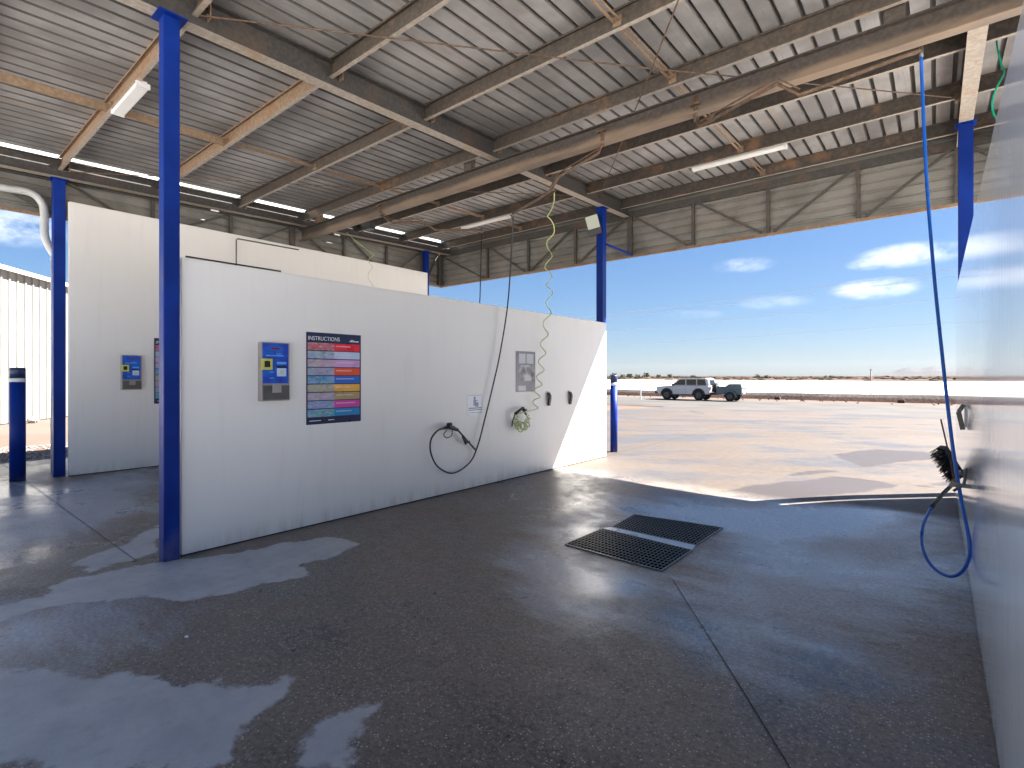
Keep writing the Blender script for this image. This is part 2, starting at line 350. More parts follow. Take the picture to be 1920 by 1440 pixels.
stone2 = n.math('MULTIPLY', n.rng(agg2c.outputs[1], .96, .99), n.rng(agg2.outputs['Distance'], .26, .14), True)
nbr = n.noise(.8, 5, .6, n.mapv((1, 1, 1), rot=(0, 0, 1.0)))
wetc = n.mix(n.rng(nbr, .36, .6), (.04, .036, .036), (.19, .148, .115)); wetc = n.mix(n.rng(grain2, .3, .72, 0, .7), wetc, (.15, .122, .1))
wetc = n.mix(n.rng(grain, .47, .62, 0, .75), wetc, (.24, .2, .17)); wetc = n.mix(n.rng(grain, .47, .38, 0, .75), wetc, (.02, .019, .02))
stonec = n.mix(aggc.outputs[2], (.22, .185, .155), (.5, .46, .42))
worn = n.rng(nl, .3, .5, .3, 1)
wetc = n.mix(n.math('MULTIPLY', stone, worn, True), wetc, stonec); wetc = n.mix(stone2, wetc, (.4, .37, .34))
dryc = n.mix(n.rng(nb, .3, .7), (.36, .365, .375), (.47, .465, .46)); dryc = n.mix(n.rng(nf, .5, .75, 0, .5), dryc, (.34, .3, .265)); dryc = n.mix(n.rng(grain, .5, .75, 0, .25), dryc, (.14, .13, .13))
sheen = n.attr('sheen').outputs['Fac']; nfl = n.noise(1.0, 7, .68, n.mapv((.9, 2.6, 1), rot=(0, 0, .5)))
sheenm = n.rng(n.math('ADD', sheen, n.math('MULTIPLY', n.math('SUBTRACT', nfl, .5), 1.5)), .25, .85, 0, .92)
sheenc = n.mix(n.rng(grain, .35, .68), (.22, .235, .265), (.46, .48, .53))  # pale blue of the reflected sky, as base colour
wetc = n.mix(sheenm, wetc, sheenc)
inner = n.mix(drym, wetc, dryc)
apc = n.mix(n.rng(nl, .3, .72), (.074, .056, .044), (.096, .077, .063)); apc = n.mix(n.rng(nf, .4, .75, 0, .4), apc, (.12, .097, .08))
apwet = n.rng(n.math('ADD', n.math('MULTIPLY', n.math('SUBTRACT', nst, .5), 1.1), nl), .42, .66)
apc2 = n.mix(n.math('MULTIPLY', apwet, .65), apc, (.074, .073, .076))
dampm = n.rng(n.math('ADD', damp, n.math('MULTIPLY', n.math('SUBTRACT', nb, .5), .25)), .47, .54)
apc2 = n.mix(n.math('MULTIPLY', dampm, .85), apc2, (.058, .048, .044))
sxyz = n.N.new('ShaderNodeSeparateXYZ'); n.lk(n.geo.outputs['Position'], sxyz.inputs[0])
apc2 = n.mix(n.math('MAXIMUM', n.rng(sxyz.outputs['Y'], -3, -4.5), n.rng(sxyz.outputs['X'], 2, 3)), apc2, (.78, .75, .7))  # unseen slab behind and to the right, paled to bounce light under the roof
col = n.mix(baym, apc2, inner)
pudm = n.rng(n.math('ADD', pud, n.math('MULTIPLY', n.math('SUBTRACT', nb, .5), .5)), .35, .8)
wr = n.math('ADD', n.rng(nbr, .33, .66, .24, .56), n.rng(grain2, .3, .7, -.05, .1))
rin = n.mix(drym, wr, n.rng(nf, .3, .7, .42, .55)); rin = n.mix(pudm, rin, n.rng(grain2, .3, .7, .1, .24))
rap = n.mix(apwet, n.rng(nf, .3, .7, .6, .75), n.rng(nb, .3, .7, .3, .5)); rap = n.mix(dampm, rap, (.4, .4, .4))
n.set(col, n.mix(baym, rap, rin), 0, n.rng(baym, 0, 1, .3, .5))
bh = n.math('MULTIPLY', n.math('ADD', n.math('MULTIPLY', agg.outputs['Distance'], .6), n.noise(140, 3)), n.math('SUBTRACT', 1.0, n.math('MULTIPLY', pudm, .92)))
n.bump(n.math('ADD', bh, n.math('MULTIPLY', grain, .8)), .22, .004); M['slab'] = n.m
xs = axis([(-13.2, -11, .2), (-11, .6, .075), (.6, 6, .3), (6, 22, 1.0)]); ys = axis([(-18, -3, 1.), (-3, .6, .2), (.6, 9.6, .075), (9.6, 14, .3), (14, 31.5, 1.0)])
sl_ = sheet('concrete_slab', xs, ys, M['slab'], .0, dict(dry=f_dry, puddle=f_pud, damp=f_damp, bay=f_bay, sheen=f_sheen)); tag(sl_, kind='structure')
# slab control joints
j = MB()
def joint(a, b, wd=.006):
    a, b = Vector((*a[:2], 0)), Vector((*b[:2], 0)); k = max(2, int((b-a).length/.25)); sd = Vector(((b-a).y, -(b-a).x, 0)).normalized()*wd/2
    for i in range(k):
        p, q = a.lerp(b, i/k), a.lerp(b, (i+1)/k)
        j.poly([(v.x, v.y, Hs(v.x, v.y)+.004) for v in (p-sd, p+sd, q+sd, q-sd)])
J1 = atZ(1262, 1090, -.09); J2 = atZ(1420, 1357, -.05); joint(J1, J2+(J2-J1)*.6)
joint((-13, 1.4), (-5.3, 1.4)); ca = [atZ(*p, -.2) for p in ((1295, 768), (1306, 774), (1322, 778))]; joint(ca[0], ca[1], .12); joint(ca[1], ca[2], .09); joint((-13, 9.6), (20, 9.6)); joint((-5.14, 9.6), (-5.14, 31)); joint((.25, 9.6), (.25, 31)); joint((-10.7, 9.6), (-10.7, 31))
for y in (14, 18.5, 23, 27.5): joint((-13, y), (20, y))
jo = j.build('floor_joint', M['dark']); tag(jo, kind='structure')
# outer land
n = NT('red_dirt'); f = n.noise(.5, 8, .6); g = n.noise(14, 5, .65); h = n.noise(.05, 5)
c = n.mix(n.rng(f, .35, .65), (.095, .062, .046), (.13, .095, .074)); c = n.mix(n.rng(g, .4, .7, 0, .5), c, (.1, .064, .048)); c = n.mix(n.rng(h, .45, .6, 0, .7), c, (.13, .105, .088))
n.set(c, .9, 0, .2); n.bump(g, .4, .02); M['dirt'] = n.m
big = [(-6000, -400, 700), (-400, -80, 40), (-80, -13.1, 4), (-13.1, 21.9, 1.75), (21.9, 80, 4), (80, 400, 40), (400, 6000, 700)]
bigy = [(-300, -20, 40), (-20, -17.9, 2.1), (-17.9, -2.9, 3), (-2.9, 31.4, 1.6), (31.4, 90, 2), (90, 400, 30), (400, 6000, 800)]
def HB(x, y):
    x = np.asarray(x, float); y = np.asarray(y, float)
    inside = (x > -13) & (x < 21.5) & (y > -17.8) & (y < 31.3)
    return H(x, y)-.03-.35*inside
te = sheet('dirt_ground', axis(big), axis(bigy), M['dirt'], 0, hf=HB); tag(te, kind='structure')
# gravel strip beside the slab on the left (stones one could not count)
n = NT('gravel_stones'); g = n.noise(20, 3); n.set(n.mix(g, (.16, .14, .13), (.42, .38, .35)), .9); M['gravel'] = n.m
gm = MB(); 
for k in range(5200):
    x = random.uniform(-16.2, -13.1); y = random.uniform(-1.5, 9); r = random.uniform(.012, .04)
    gm.ico((x, y, Hs(x, y)-.03+r*.4), r, (1, random.uniform(.6, 1.1), .6), 0 if False else 1, r*.12) if (k % 2 == 0) else None
go = gm.build('gravel', M['gravel']); tag(go, kind='stuff', label='strip of loose grey gravel between slab and dirt', cat='gravel')
# added unseen pale ground behind and beside the canopy to bounce light in
n = NT('pale_bounce_ground'); f = n.noise(.3, 6); g = n.noise(9, 5); n.set(n.mix(n.rng(f, .35, .65), n.mix(g, (.62, .58, .52), (.78, .75, .7)), (.8, .78, .74)), .9, 0, .2); n.bump(g, .3, .02); M['bounceyard'] = n.m
y1_ = sheet('bounce_yard', axis([(-70, 70, 5)]), axis([(-80, -18.2, 4)]), M['bounceyard'], .02, hf=HB); tag(y1_, kind='structure')
y2_ = sheet('bounce_yard', axis([(22.2, 70, 4)]), axis([(-18, 60, 3)]), M['bounceyard'], .02, hf=HB); tag(y2_, kind='structure')
y3_ = sheet('bounce_yard', axis([(-70, -17, 4)]), axis([(-18, 0, 3)]), M['bounceyard'], .02, hf=HB); tag(y3_, kind='structure')
# road
n = NT('asphalt_road'); f = n.noise(.4, 6); g = n.noise(20, 4); n.set(n.mix(n.rng(f, .35, .65), (.058, .053, .049), (.08, .073, .067)), .85, 0, .3); M['road'] = n.m
rd = sheet('road', axis([(-300, 300, 10)]), axis([(31.5, 45, .7)]), M['road'], -.006); tag(rd, kind='structure')
n = NT('salt_flat'); f = n.noise(.03, 6, .6, n.mapv((.35, 1.5, 1))); n.set(n.mix(n.rng(f, .5, .66), (.7, .67, .66), (.4, .3, .27)), .8, 0, .3); M['salt'] = n.m
st = sheet('salt_lake', axis([(-1500, 1500, 100)]), axis([(56, 245, 27)]), M['salt'], .02, hf=HB); tag(st, kind='structure')
n = NT('scrubland_soil'); f = n.noise(.02, 6, .6, n.mapv((.3, 1, 1))); g = n.noise(.3, 4); n.set(n.mix(n.rng(g, .35, .65, 0, .6), n.mix(n.rng(f, .35, .65), (.055, .038, .03), (.12, .075, .058)), (.04, .035, .022)), .95, 0, .1); M['scrubland'] = n.m
sb_ = sheet('scrub_ground', axis([(-6000, 6000, 600)]), axis([(245, 1200, 60), (1200, 6000, 800)]), M['scrubland'], .03, hf=HB); tag(sb_, kind='structure')
# low earth bank beyond the road
bm_ = MB()
random.seed(11)
bx = list(np.arange(-260, 260, 2.2)); rows = []
for x in bx:
    hh = .64+.06*math.sin(x*.11)+random.uniform(-.025, .025); w0 = .9
    z0 = Hs(x, 50)-.05
    rows.append([bm_.bm.verts.new((x, 49.2-.1+random.uniform(-.1, .1), z0)), bm_.bm.verts.new((x, 49.9, z0+hh*.93)), bm_.bm.verts.new((x, 50.3, z0+hh)), bm_.bm.verts.new((x, 52.4, z0+hh*.9)), bm_.bm.verts.new((x, 53.6, z0))])
for a, b in zip(rows, rows[1:]):
    for i in range(4): bm_.bm.faces.new((a[i], b[i], b[i+1], a[i+1]))
n = NT('earth_bank_soil'); f = n.noise(.6, 6); g = n.noise(6, 5); zz = n.N.new('ShaderNodeSeparateXYZ'); n.lk(n.geo.outputs['Position'], zz.inputs[0]); n.set(n.mix(n.rng(n.math('ADD', zz.outputs['Z'], n.math('MULTIPLY', g, .12)), -.12, .02), n.mix(n.rng(g, .35, .65), (.035, .02, .017), (.07, .042, .035)), n.mix(n.rng(g, .35, .65), (.08, .072, .066), (.13, .115, .105))), .95, 0, .1); n.bump(g, .6, .05); M['bank'] = n.m
bo = bm_.build('earth_bank', M['bank']); tag(bo, kind='structure')
tf = MB(); random.seed(31)
for k in range(260):
    x = random.uniform(-60, 25); y = random.choice((random.uniform(45.2, 49), random.uniform(53.8, 60))); z = Hs(x, y)-.03; r = random.uniform(.06, .22)
    for q in range(7):
        a = random.uniform(0, 6.28); tf.poly([(x, y, z), (x+.05, y, z), (x+r*math.cos(a), y+r*math.sin(a), z+r*random.uniform(.6, 1.3))])
n = NT('dry_grass'); n.set((.12, .1, .05), .9); M['drygrass'] = n.m
tag(tf.build('dry_tufts', M['drygrass']), kind='stuff', label='scattered dry grass tufts along the earth bank', cat='grass')
# far scrub belt
n = NT('scrub_leaves'); f = n.noise(.08, 4); g = n.noise(2, 3); n.set(n.mix(n.rng(f, .35, .65), (.05, .04, .028), (.1, .066, .046)), .95, 0, .1); M['scrub'] = n.m
sm = MB(); random.seed(5)
for k in range(2600):
    x = random.uniform(-900, 900); y = random.uniform(250, 700); r = random.uniform(.5, 1.5)*(y/420)
    sm.ico((x, y, Hs(x, y)-.1+r*.25), r, (random.uniform(1.2, 2.6), 1.2, random.uniform(.45, .9)), 1, r*.25)
so_ = sm.build('scrub', M['scrub']); tag(so_, kind='stuff', label='low brown scrub beyond the white salt lake', cat='scrub')
fs = MB()
for (x0, x1, y0, h0) in ((-3000, 3000, 760, 1.6), (-3500, 3500, 1400, 2.2)):
    k = 240; pr = None
    for i in range(k+1):
        x = x0+(x1-x0)*i/k; hh = h0*(.7+.6*random.random())
        cur = [fs.bm.verts.new((x, y0, -.6)), fs.bm.verts.new((x, y0+8, -.4+hh)), fs.bm.verts.new((x, y0+60, -.4+hh*.9)), fs.bm.verts.new((x, y0+70, -.6))]
        if pr:
            for q in range(3): fs.bm.faces.new((pr[q], cur[q], cur[q+1], pr[q+1]))
        pr = cur
fo = fs.build('far_scrub_belt', M['scrub']); tag(fo, kind='stuff', label='thin dark belt of far bush along the horizon', cat='scrub')
# hills
n = NT('far_hills_rock'); f = n.noise(.002, 5); n.set(n.mix(f, (.06, .06, .062), (.085, .085, .088)), .95, 0, .1); M['hill'] = n.m
hm = MB(); D = 5200; prv = None
for i in range(61):
    u = i/60; px = 1560+u*420; hpx = (3+11*math.exp(-((px-1740)/45)**2)+8*math.exp(-((px-1690)/30)**2)+9*math.exp(-((px-1800)/60)**2)+7*math.exp(-((px-1900)/50)**2)+1.2*math.sin(px*.13))*max(0, min(1, u*5, (1-u)*5))
    b = Vector((0, 0, 0))+(Fv+Rv*((px-960)/F))*D; bk = (Fv+Rv*((px-960)/F))*(D+500)
    cur = [hm.bm.verts.new((b.x, b.y, -3)), hm.bm.verts.new((b.x*1.02, b.y*1.02, hpx*.55/F*D)), hm.bm.verts.new((b.x*1.05, b.y*1.05, hpx/F*D)), hm.bm.verts.new((bk.x*1.06, bk.y*1.06, -3))]
    if prv:
        for q in range(3): hm.bm.faces.new((prv[q], cur[q], cur[q+1], prv[q+1]))
    prv = cur
ho = hm.build('hills', M['hill']); tag(ho, kind='structure')
# ------------------------------------------------------------------ canopy
def zr(y): return 4.745+.036*(y-2.0)      # underside of rafters
XR = [-10.72, -5.19, .31]; Y0, Y1 = .45, 10.32
XL, XE = -11.12, 1.5
canopy = empty('wash_bay_canopy', (-2.5, 5.4, 0), 'open steel canopy over the wash bays with blue posts and corrugated roof', 'canopy')
for x in XR:
    a = Vector((x, Y0+.05, zr(Y0+.05)+.14)); b = Vector((x, Y1-.02, zr(Y1-.02)+.14)); m = MB()
    m.ibeam(a, b, .15, .28)
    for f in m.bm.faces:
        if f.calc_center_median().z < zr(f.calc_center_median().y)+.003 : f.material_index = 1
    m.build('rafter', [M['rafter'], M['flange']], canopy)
PY = [.46+1.36*k for k in range(8)]
for k, y in enumerate(PY):
    y = min(y, Y1-.1); y = max(y, Y0+.06)
    for xa, xb in zip([XL+.05]+XR, XR+[XE]):
        if xb-xa < .5 and xa < -8: pass
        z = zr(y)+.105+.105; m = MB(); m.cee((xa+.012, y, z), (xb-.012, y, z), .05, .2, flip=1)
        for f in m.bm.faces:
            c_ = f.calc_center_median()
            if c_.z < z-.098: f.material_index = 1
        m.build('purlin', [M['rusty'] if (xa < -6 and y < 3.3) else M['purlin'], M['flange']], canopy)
# sheeting: trapezoid ribs along Y
def ribbed(x0, x1, pitch=.2, h=.06, rw=.046, tp=.034):
    out = []; x = x0
    while x < x1-1e-6:
        out += [(x, 0), (x+pitch-rw, 0), (x+pitch-rw+(rw-tp)/2, h), (x+pitch-(rw-tp)/2, h)]
        x += pitch
    out.append((x, 0)); return out
SX = -10.6; pr = ribbed(0, XE-SX)
ov = 0.0
rs = MB()
ysg = [(Y0-.1, 4.6), (4.5, Y1+.12)]
for si, (ya, yb) in enumerate(ysg):
    A = []; B = []
    for x, z in pr:
        dz = .004*si
        A.append(rs.bm.verts.new((SX+x, ya, zr(ya)+.312+z+dz))); B.append(rs.bm.verts.new((SX+x, yb, zr(yb)+.312+z+dz)))
    for i in range(len(A)-1):
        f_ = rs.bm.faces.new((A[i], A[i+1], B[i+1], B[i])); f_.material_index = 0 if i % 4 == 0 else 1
ro = rs.build('roof_sheeting', [M['sheet'], M['ribshade']], canopy)
md = ro.modifiers.new('t', 'SOLIDIFY'); md.thickness = .0012; md.offset = 1
# bridging (double angle) mid-bay
for x in ((XR[0]+XR[1])/2+.05, (XR[1]+XR[2])/2+.05):
    for ya, yb in zip(PY, PY[1:]):
        yb = min(yb, Y1-.1)-.01; ya += .085; m = MB(); z = .2
        thick = .07 if x < -7 and ya < 3 else .022
        if thick > .05: m.bar((x, ya, zr(ya)+.17), (x, yb, zr(yb)+.17), .06, .09)
        else:
            m.bar((x-.03, ya, zr(ya)+z), (x-.03, yb, zr(yb)+z), thick, thick); m.bar((x+.03, ya, zr(ya)+z), (x+.03, yb, zr(yb)+z), thick*.7, thick*.7)
        m.box((x-.045, yb-.01, zr(yb)+.13), (x+.045, yb, zr(yb)+.25))
        m.build('bridging', M['rusty'], canopy)
# purlin cleats with bolts at the rafters
for x in XR[:3]:
    for y in PY[1:7]:
        m = MB(); z = zr(y)+.2; m.box((x+.012, y+.078, z-.09), (x+.085, y+.088, z+.09))
        for dz in (-.04, .04): m.ico((x+.05, y+.072, z+dz), .012)
        m.build('cleat', M['rusty'], canopy)
# rod bracing
for (a, b) in (((XR[1]+.1, 1.8), (XR[2]-.1, 8.5)), ((XR[1]+.1, 8.9), (XR[2]-.1, 1.8)), ((XR[0]+.1, 1.8), (XR[1]-.1, 8.5))):
    m = MB(); m.tube([(a[0], a[1], zr(a[1])+.08), ((a[0]+b[0])/2, (a[1]+b[1])/2, zr(5)+.045), (b[0], b[1], zr(b[1])+.08)], .008, 6)
    m.box((b[0]-.03, b[1]-.05, zr(b[1])+.04), (b[0]+.1, b[1]+.05, zr(b[1])+.12)); m.build('brace_rod', M['pipe'], canopy)
# posts (part > cap)
def post(x, y, s=.13, rot=0):
    m = MB(); zt = zr(y)-.012; m.box((x-s/2, y-s/2, 0 if y > 5 or y < 3 else 0), (x+s/2, y+s/2, zt-.002)); p = m.build('post', M['blue'], canopy, bevel=.008)
    c = MB(); c.box((x-.11, y-.11, zt), (x+.11, y+.11, zt+.011)); c.build('cap_plate', M['blue'], p)
    b = MB(); b.box((x-.1, y-.1, .0), (x+.1, y+.1, .012)); 
    for sx in (-1, 1):
        for sy in (-1, 1): b.tube([(x+sx*.078, y+sy*.078, .012), (x+sx*.078, y+sy*.078, .035)], .01, 6)
    return p
PN = (-5.185, 1.60); PF = (-5.255, 9.27)
post(*PN, .125); post(*PF, .15); post(-10.84, 1.80, .15); post(-10.8, 9.45, .13); post(.31, 9.3, .155); post(.33, 1.55, .13)
# fascia: cladding, chord, struts, diagonals per side
def fascia(name, a, b, inward, zb=4.16, verts=None, skip_mid=False):
    a, b = Vector(a), Vector(b); d = (b-a).normalized(); ln = (b-a).length; iw = Vector(inward)
    fa = bpy.data.objects.new(name, None); COL.objects.link(fa); fa.location = (*((a+b)/2)[:2], 4.8); fa.parent = canopy; fa.matrix_parent_inverse = canopy.matrix_basis.inverted()
    ztop = max(zr(a.y), zr(b.y))+.33
    c = MB(); z = zb+.02; prof = []
    while z < 5.5:
        prof += [(0, z), (0, z+.105), (.026, z+.12), (.026, z+.145)]; z += .16
    A = []; B = []
    for o_, z in prof:
        cap_ = .312 if (abs(d.y) > .5 and a.x > 0) else .27; za = min(z, (zr(a.y)+cap_)); zb_ = min(z, zr(b.y)+cap_)
        A.append(c.bm.verts.new((a.x-iw.x*o_, a.y-iw.y*o_, za))); B.append(c.bm.verts.new((b.x-iw.x*o_, b.y-iw.y*o_, zb_)))
    for i in range(len(A)-1): c.bm.faces.new((A[i], A[i+1], B[i+1], B[i]))
    co = c.build('cladding', M['fascia'], fa); md = co.modifiers.new('t', 'SOLIDIFY'); md.thickness = .0015
    t = MB(); p, q = a+iw*.05, b+iw*.05
    t.bar((p.x, p.y, zb+.02), (q.x, q.y, zb+.02), .05, .05); t.build('bottom_rail', M['rusty'], fa)
    t = MB(); p, q = a+iw*.06, b+iw*.06
    zt1, zt2 = zr(a.y)+.02+.0, zr(b.y)+.02
    if abs(d.x) > .5: zt1 = zt2 = 5.02
    t.cee((p.x, p.y, zt1+.07), (q.x, q.y, zt2+.07), .06, .14, flip=-1 if d.x > 0 else 1); t.build('top_chord', M['truss'], fa)
    n_ = len(verts)
    for i, s in enumerate(verts):
        p = a+d*s+iw*.055; t = MB(); zt = (zt1+(zt2-zt1)*s/ln)
        thick = .11 if i % 4 == 0 else .055
        t.box((p.x-thick/2 if abs(d.x) > .5 else p.x-.025, p.y-thick/2 if abs(d.x) < .5 else p.y-.025, zb+.045), (p.x+thick/2 if abs(d.x) > .5 else p.x+.025, p.y+thick/2 if abs(d.x) < .5 else p.y+.025, zt))
        t.build('strut', M['truss'], fa)
    for i in range(n_-1):
        s0, s1 = verts[i], verts[i+1]; down = (i % 4) < 2
        pa = a+d*(s0+.1)+iw*.085; pb = a+d*(s1-.1)+iw*.085; zt = zt1+(zt2-zt1)*(s0+s1)/2/ln
        t = MB()
        if down: t.bar((pa.x, pa.y, zt), (pb.x, pb.y, zb+.06), .03, .04)
        else: t.bar((pa.x, pa.y, zb+.06), (pb.x, pb.y, zt), .03, .04)
        t.build('diagonal', M['truss'], fa)
    return fa
XV = [XL+.06]+[XR[0]+.07+.0+(XR[1]-XR[0])*k/4+0 for k in range(0, 4)][1:]+[XR[1]+.07+(XR[2]-XR[1])*k/4 for k in range(0, 4)]+[XR[2]-.04, 1.42]
fascia('front_fascia', (XL, Y1, 0), (XE, Y1, 0), (0, -1, 0), verts=[x-XL for x in XV])
YV = [.1, 1.4, 2.7, 4.05, 5.35, 6.65, 7.9, 9.1, 9.75]
fascia('side_fascia', (XL, Y0, 0), (XL, Y1, 0), (1, 0, 0), verts=YV)
fascia('side_fascia', (XE, Y0, 0), (XE, Y1, 0), (-1, 0, 0), verts=YV)
# white box gutter lying along the left roof edge
g = MB(); g.mi = 0
for ya, yb in ((Y0, 4.3), (4.45, 7.0), (7.15, Y1)):
    g.poly([(XL+.38, ya, zr(ya)+.29), (XL+.38, yb, zr(yb)+.29), (XL-.02, yb, zr(yb)+.335), (XL-.02, ya, zr(ya)+.335)])
    g.poly([(XL-.02, ya, zr(ya)+.335), (XL-.02, yb, zr(yb)+.335), (XL-.06, yb, zr(yb)+.68), (XL-.06, ya, zr(ya)+.68)])
for ya, yb in ((1.95, 2.2), (3.2, 4.5), (6.1, 6.45), (6.7, 7.1), (7.6, 8.2), (9.0, 9.35)):
    fl = MB(); fl.bar((XR[0]+.06, ya, zr(ya)+.31), (XR[0]+.06, yb, zr(yb)+.31), .004, .1); fl.build('flashing', M['galv'], canopy)
go_ = g.build('gutter', M['shed'], canopy); md = go_.modifiers.new('t', 'SOLIDIFY'); md.thickness = .002
# gantry beam along X below the rafters, with hangers
gm_ = MB(); gy = 6.0; zt = zr(gy)-.004; gm_.ibeam((XL+.1, gy, zt-.125), (XR[2]+.3, gy, zt-.125), .13, .25, .014, .012)
for f in gm_.bm.faces:
    if f.calc_center_median().z < zt-.248: f.material_index = 1
gm_.build('gantry_beam', [M['gantry'], M['gantry']], canopy)
for x in (-5.8, -10.3, -.3):
    m = MB(); m.box((x-.08, gy-.05, zt+.001), (x+.08, gy+.05, zt+.3)); m.build('hanger', M['purlin'], canopy)
# short blue stay from the wall-end post to the fascia
m = MB(); m.bar((PF[0]+.08, PF[1]+.05, 4.27), (PF[0]+.2, Y1-.1, 4.2), .04, .04); m.build('stay', M['blue'], canopy)
# ------------------------------------------------------------------ walls
def wall(name, a, b, z1, th, mat, label, cat='wall', joints=(), hj=None, z0=.012):
    a, b = Vector((*a, 0)), Vector((*b, 0)); d = (b-a).normalized(); back = Vector((-d.y, d.x, 0))   # front face is the right-hand side; back to the left
    if b.x < -1: pass
    o = empty(name, ((a+b)/2)[:], label, cat)
    m = MB(); mt = Matrix((d, back, Vector((0, 0, 1)))).transposed().to_4x4(); mt.translation = a
    L_ = (b-a).length; m.box((0, 0, z0), (L_, th, z1), mt); m.build('panel', mat, o, bevel=.004)
    t = MB(); t.box((.01, .01, z1+.0005), (L_-.01, th-.01, z1+.006), mt)
    t.build('top_trim', mat, o)
    if joints or hj:
        jn = MB()
        for s in joints: jn.box((s-.0015, -.001, z0), (s+.0015, .0, z1-.01), mt)
        if hj: jn.box((0, -.004, hj), (L_, 0, hj+.006), mt)
        jn.build('panel_joint', mat, o)
    s = MB(); s.box((.0, .012, 0), (L_, th-.01, z0), mt); s.build('base_gap', M['dark'], o)
    return o
WA, WB = (-5.17, 1.69), (-5.06, 9.12)
wall('partition_wall', WA, WB, 2.65, .09, M['wall'], 'white panel wall in the middle carrying the payment box and instruction poster', joints=())
wall('partition_wall', (-10.68, 1.90), (-10.62, 9.36), 4.38, .09, M['wall'], 'tall white panel wall of the far left bay, reaching almost to the roof', joints=(), hj=2.73)
# right wall: front face looks to -X, so build b->a
wall('partition_wall', (.2, 8.97), (.2, 1.4), 2.71, .09, M['wallgloss'], 'glossy white wall at the right edge reflecting the sky', joints=())
def wx(y): return WA[0]+(WB[0]-WA[0])*(y-WA[1])/(WB[1]-WA[1])      # x of the middle wall's face at y
def onw(px, py, off=0.):
    X = -5.12
    for _ in range(4): p = atX(px, py, X); X = wx(p.y)+off
    return atX(px, py, X)
# black cable along top of middle wall, conduit on tall wall
m = MB(); ps = [Vector((wx(y)-.0, y, 2.665)) for y in np.linspace(1.72, 2.58, 5)]; m.tube(ps, .009, 6)
tag(m.build('cable', M['black']), 'black cable lying along the top edge of the middle white wall', 'cable')
p1 = atX(443, 447, -10.6); p2 = atX(560, 455, -10.6)
m = MB(); m.tube([(p1.x, p1.y, 2.0), (p1.x, p1.y, p1.z-.03), (p1.x, p1.y+.03, p1.z), (p2.x, p2.y, p1.z+.02)], .013, 8)
tag(m.build('conduit', M['steelb']), 'thin grey conduit climbing the tall far wall and running along its top', 'conduit')
p = atZ(350, 1195, 0); m = MB(); m.ico((p.x, p.y, Hs(p.x, p.y)+.004), .012, (1.3, .9, .6), 2, .002); tag(m.build('pebble', M['white']), 'small white pebble lying alone on the dark wet floor', 'pebble')
# ------------------------------------------------------------------ drain grates
n = NT('grate_steel'); f = n.noise(12, 4); n.set(n.mix(f, (.07, .065, .06), (.17, .16, .15)), .4, .3); M['grate'] = n.m
def quad_uv(Q, u, v): return Q[0].lerp(Q[1], u).lerp(Q[3].lerp(Q[2], u), v)
G1 = [atZ(*p, -.086) for p in ((1060, 1021), (1240, 1071), (1297, 1032), (1130, 991))]
G2 = [atZ(*p, -.086) for p in ((1147, 988), (1305, 1022), (1355, 990), (1190, 965))]
def grate(Q, label):
    c = sum(Q, Vector())/4; o = empty('drain_grate', (c.x, c.y, -.09), label, 'drain grate', 'drain grates in the wash bay floor')
    def lift(p, dz): return Vector((p.x, p.y, Hs(p.x, p.y)+dz))
    pit = MB(); pit.poly([lift(q, .003) for q in Q]); pit.build('pit', M['pit'], o)
    fr = MB()
    for i in range(4): fr.bar(lift(Q[i], .005), lift(Q[(i+1) % 4], .005), .018, .008)
    fr.build('frame', M['grate'], o)
    b = MB(); nu = 26; nv = 11
    for i in range(1, nu): b.bar(lift(quad_uv(Q, i/nu, 0), .006), lift(quad_uv(Q, i/nu, 1), .006), .006, .006)
    for i in range(1, nv): b.bar(lift(quad_uv(Q, 0, i/nv), .009), lift(quad_uv(Q, 1, i/nv), .009), .006, .006)
    b.build('bars', M['grate'], o)
grate(G1, 'steel mesh drain grate nearer the camera, the left of the two'); grate(G2, 'steel mesh drain grate behind the other, toward the sunlit apron')
M['edge'] = simple('pale_divider_steel', (.42, .43, .45), .3, .2)
m = MB(); m.poly([Vector((p.x, p.y, Hs(p.x, p.y)+.006)) for p in (G1[3], G1[2], G2[1], G2[0])])
dv = m.build('grate_divider', M['edge']); tag(dv, 'pale steel divider strip between the two floor grates', 'divider strip')
# ------------------------------------------------------------------ bollards
def bollard(x, y, h, r, label):
    o = empty('bollard', (x, y, 0), label, 'bollard', 'blue steel bollards at the bay ends'); z0 = Hs(x, y)-.002
    m = MB(); m.tube([(x, y, z0), (x, y, z0+h-.22)], r, 24); m.build('tube', M['blue'], o)
    m = MB(); m.tube([(x, y, z0+h-.22), (x, y, z0+h-.16)], r+.001, 24); m.build('reflective_band', M['white'], o)
    m = MB(); m.tube([(x, y, z0+h-.16), (x, y, z0+h-.02), (x, y, z0+h)], r, 24, rs=[r, r, r*.9]); m.build('cap', M['navy'], o)
b1 = atZ(33, 901, 0); bollard(b1.x, b1.y, 1.73, .095, 'blue bollard with navy top standing at the far left beside the gravel')
b2 = atZ(1151, 847, 0); bollard(b2.x, b2.y, 1.62, .075, 'blue bollard with white band just past the sunlit end of the middle wall')
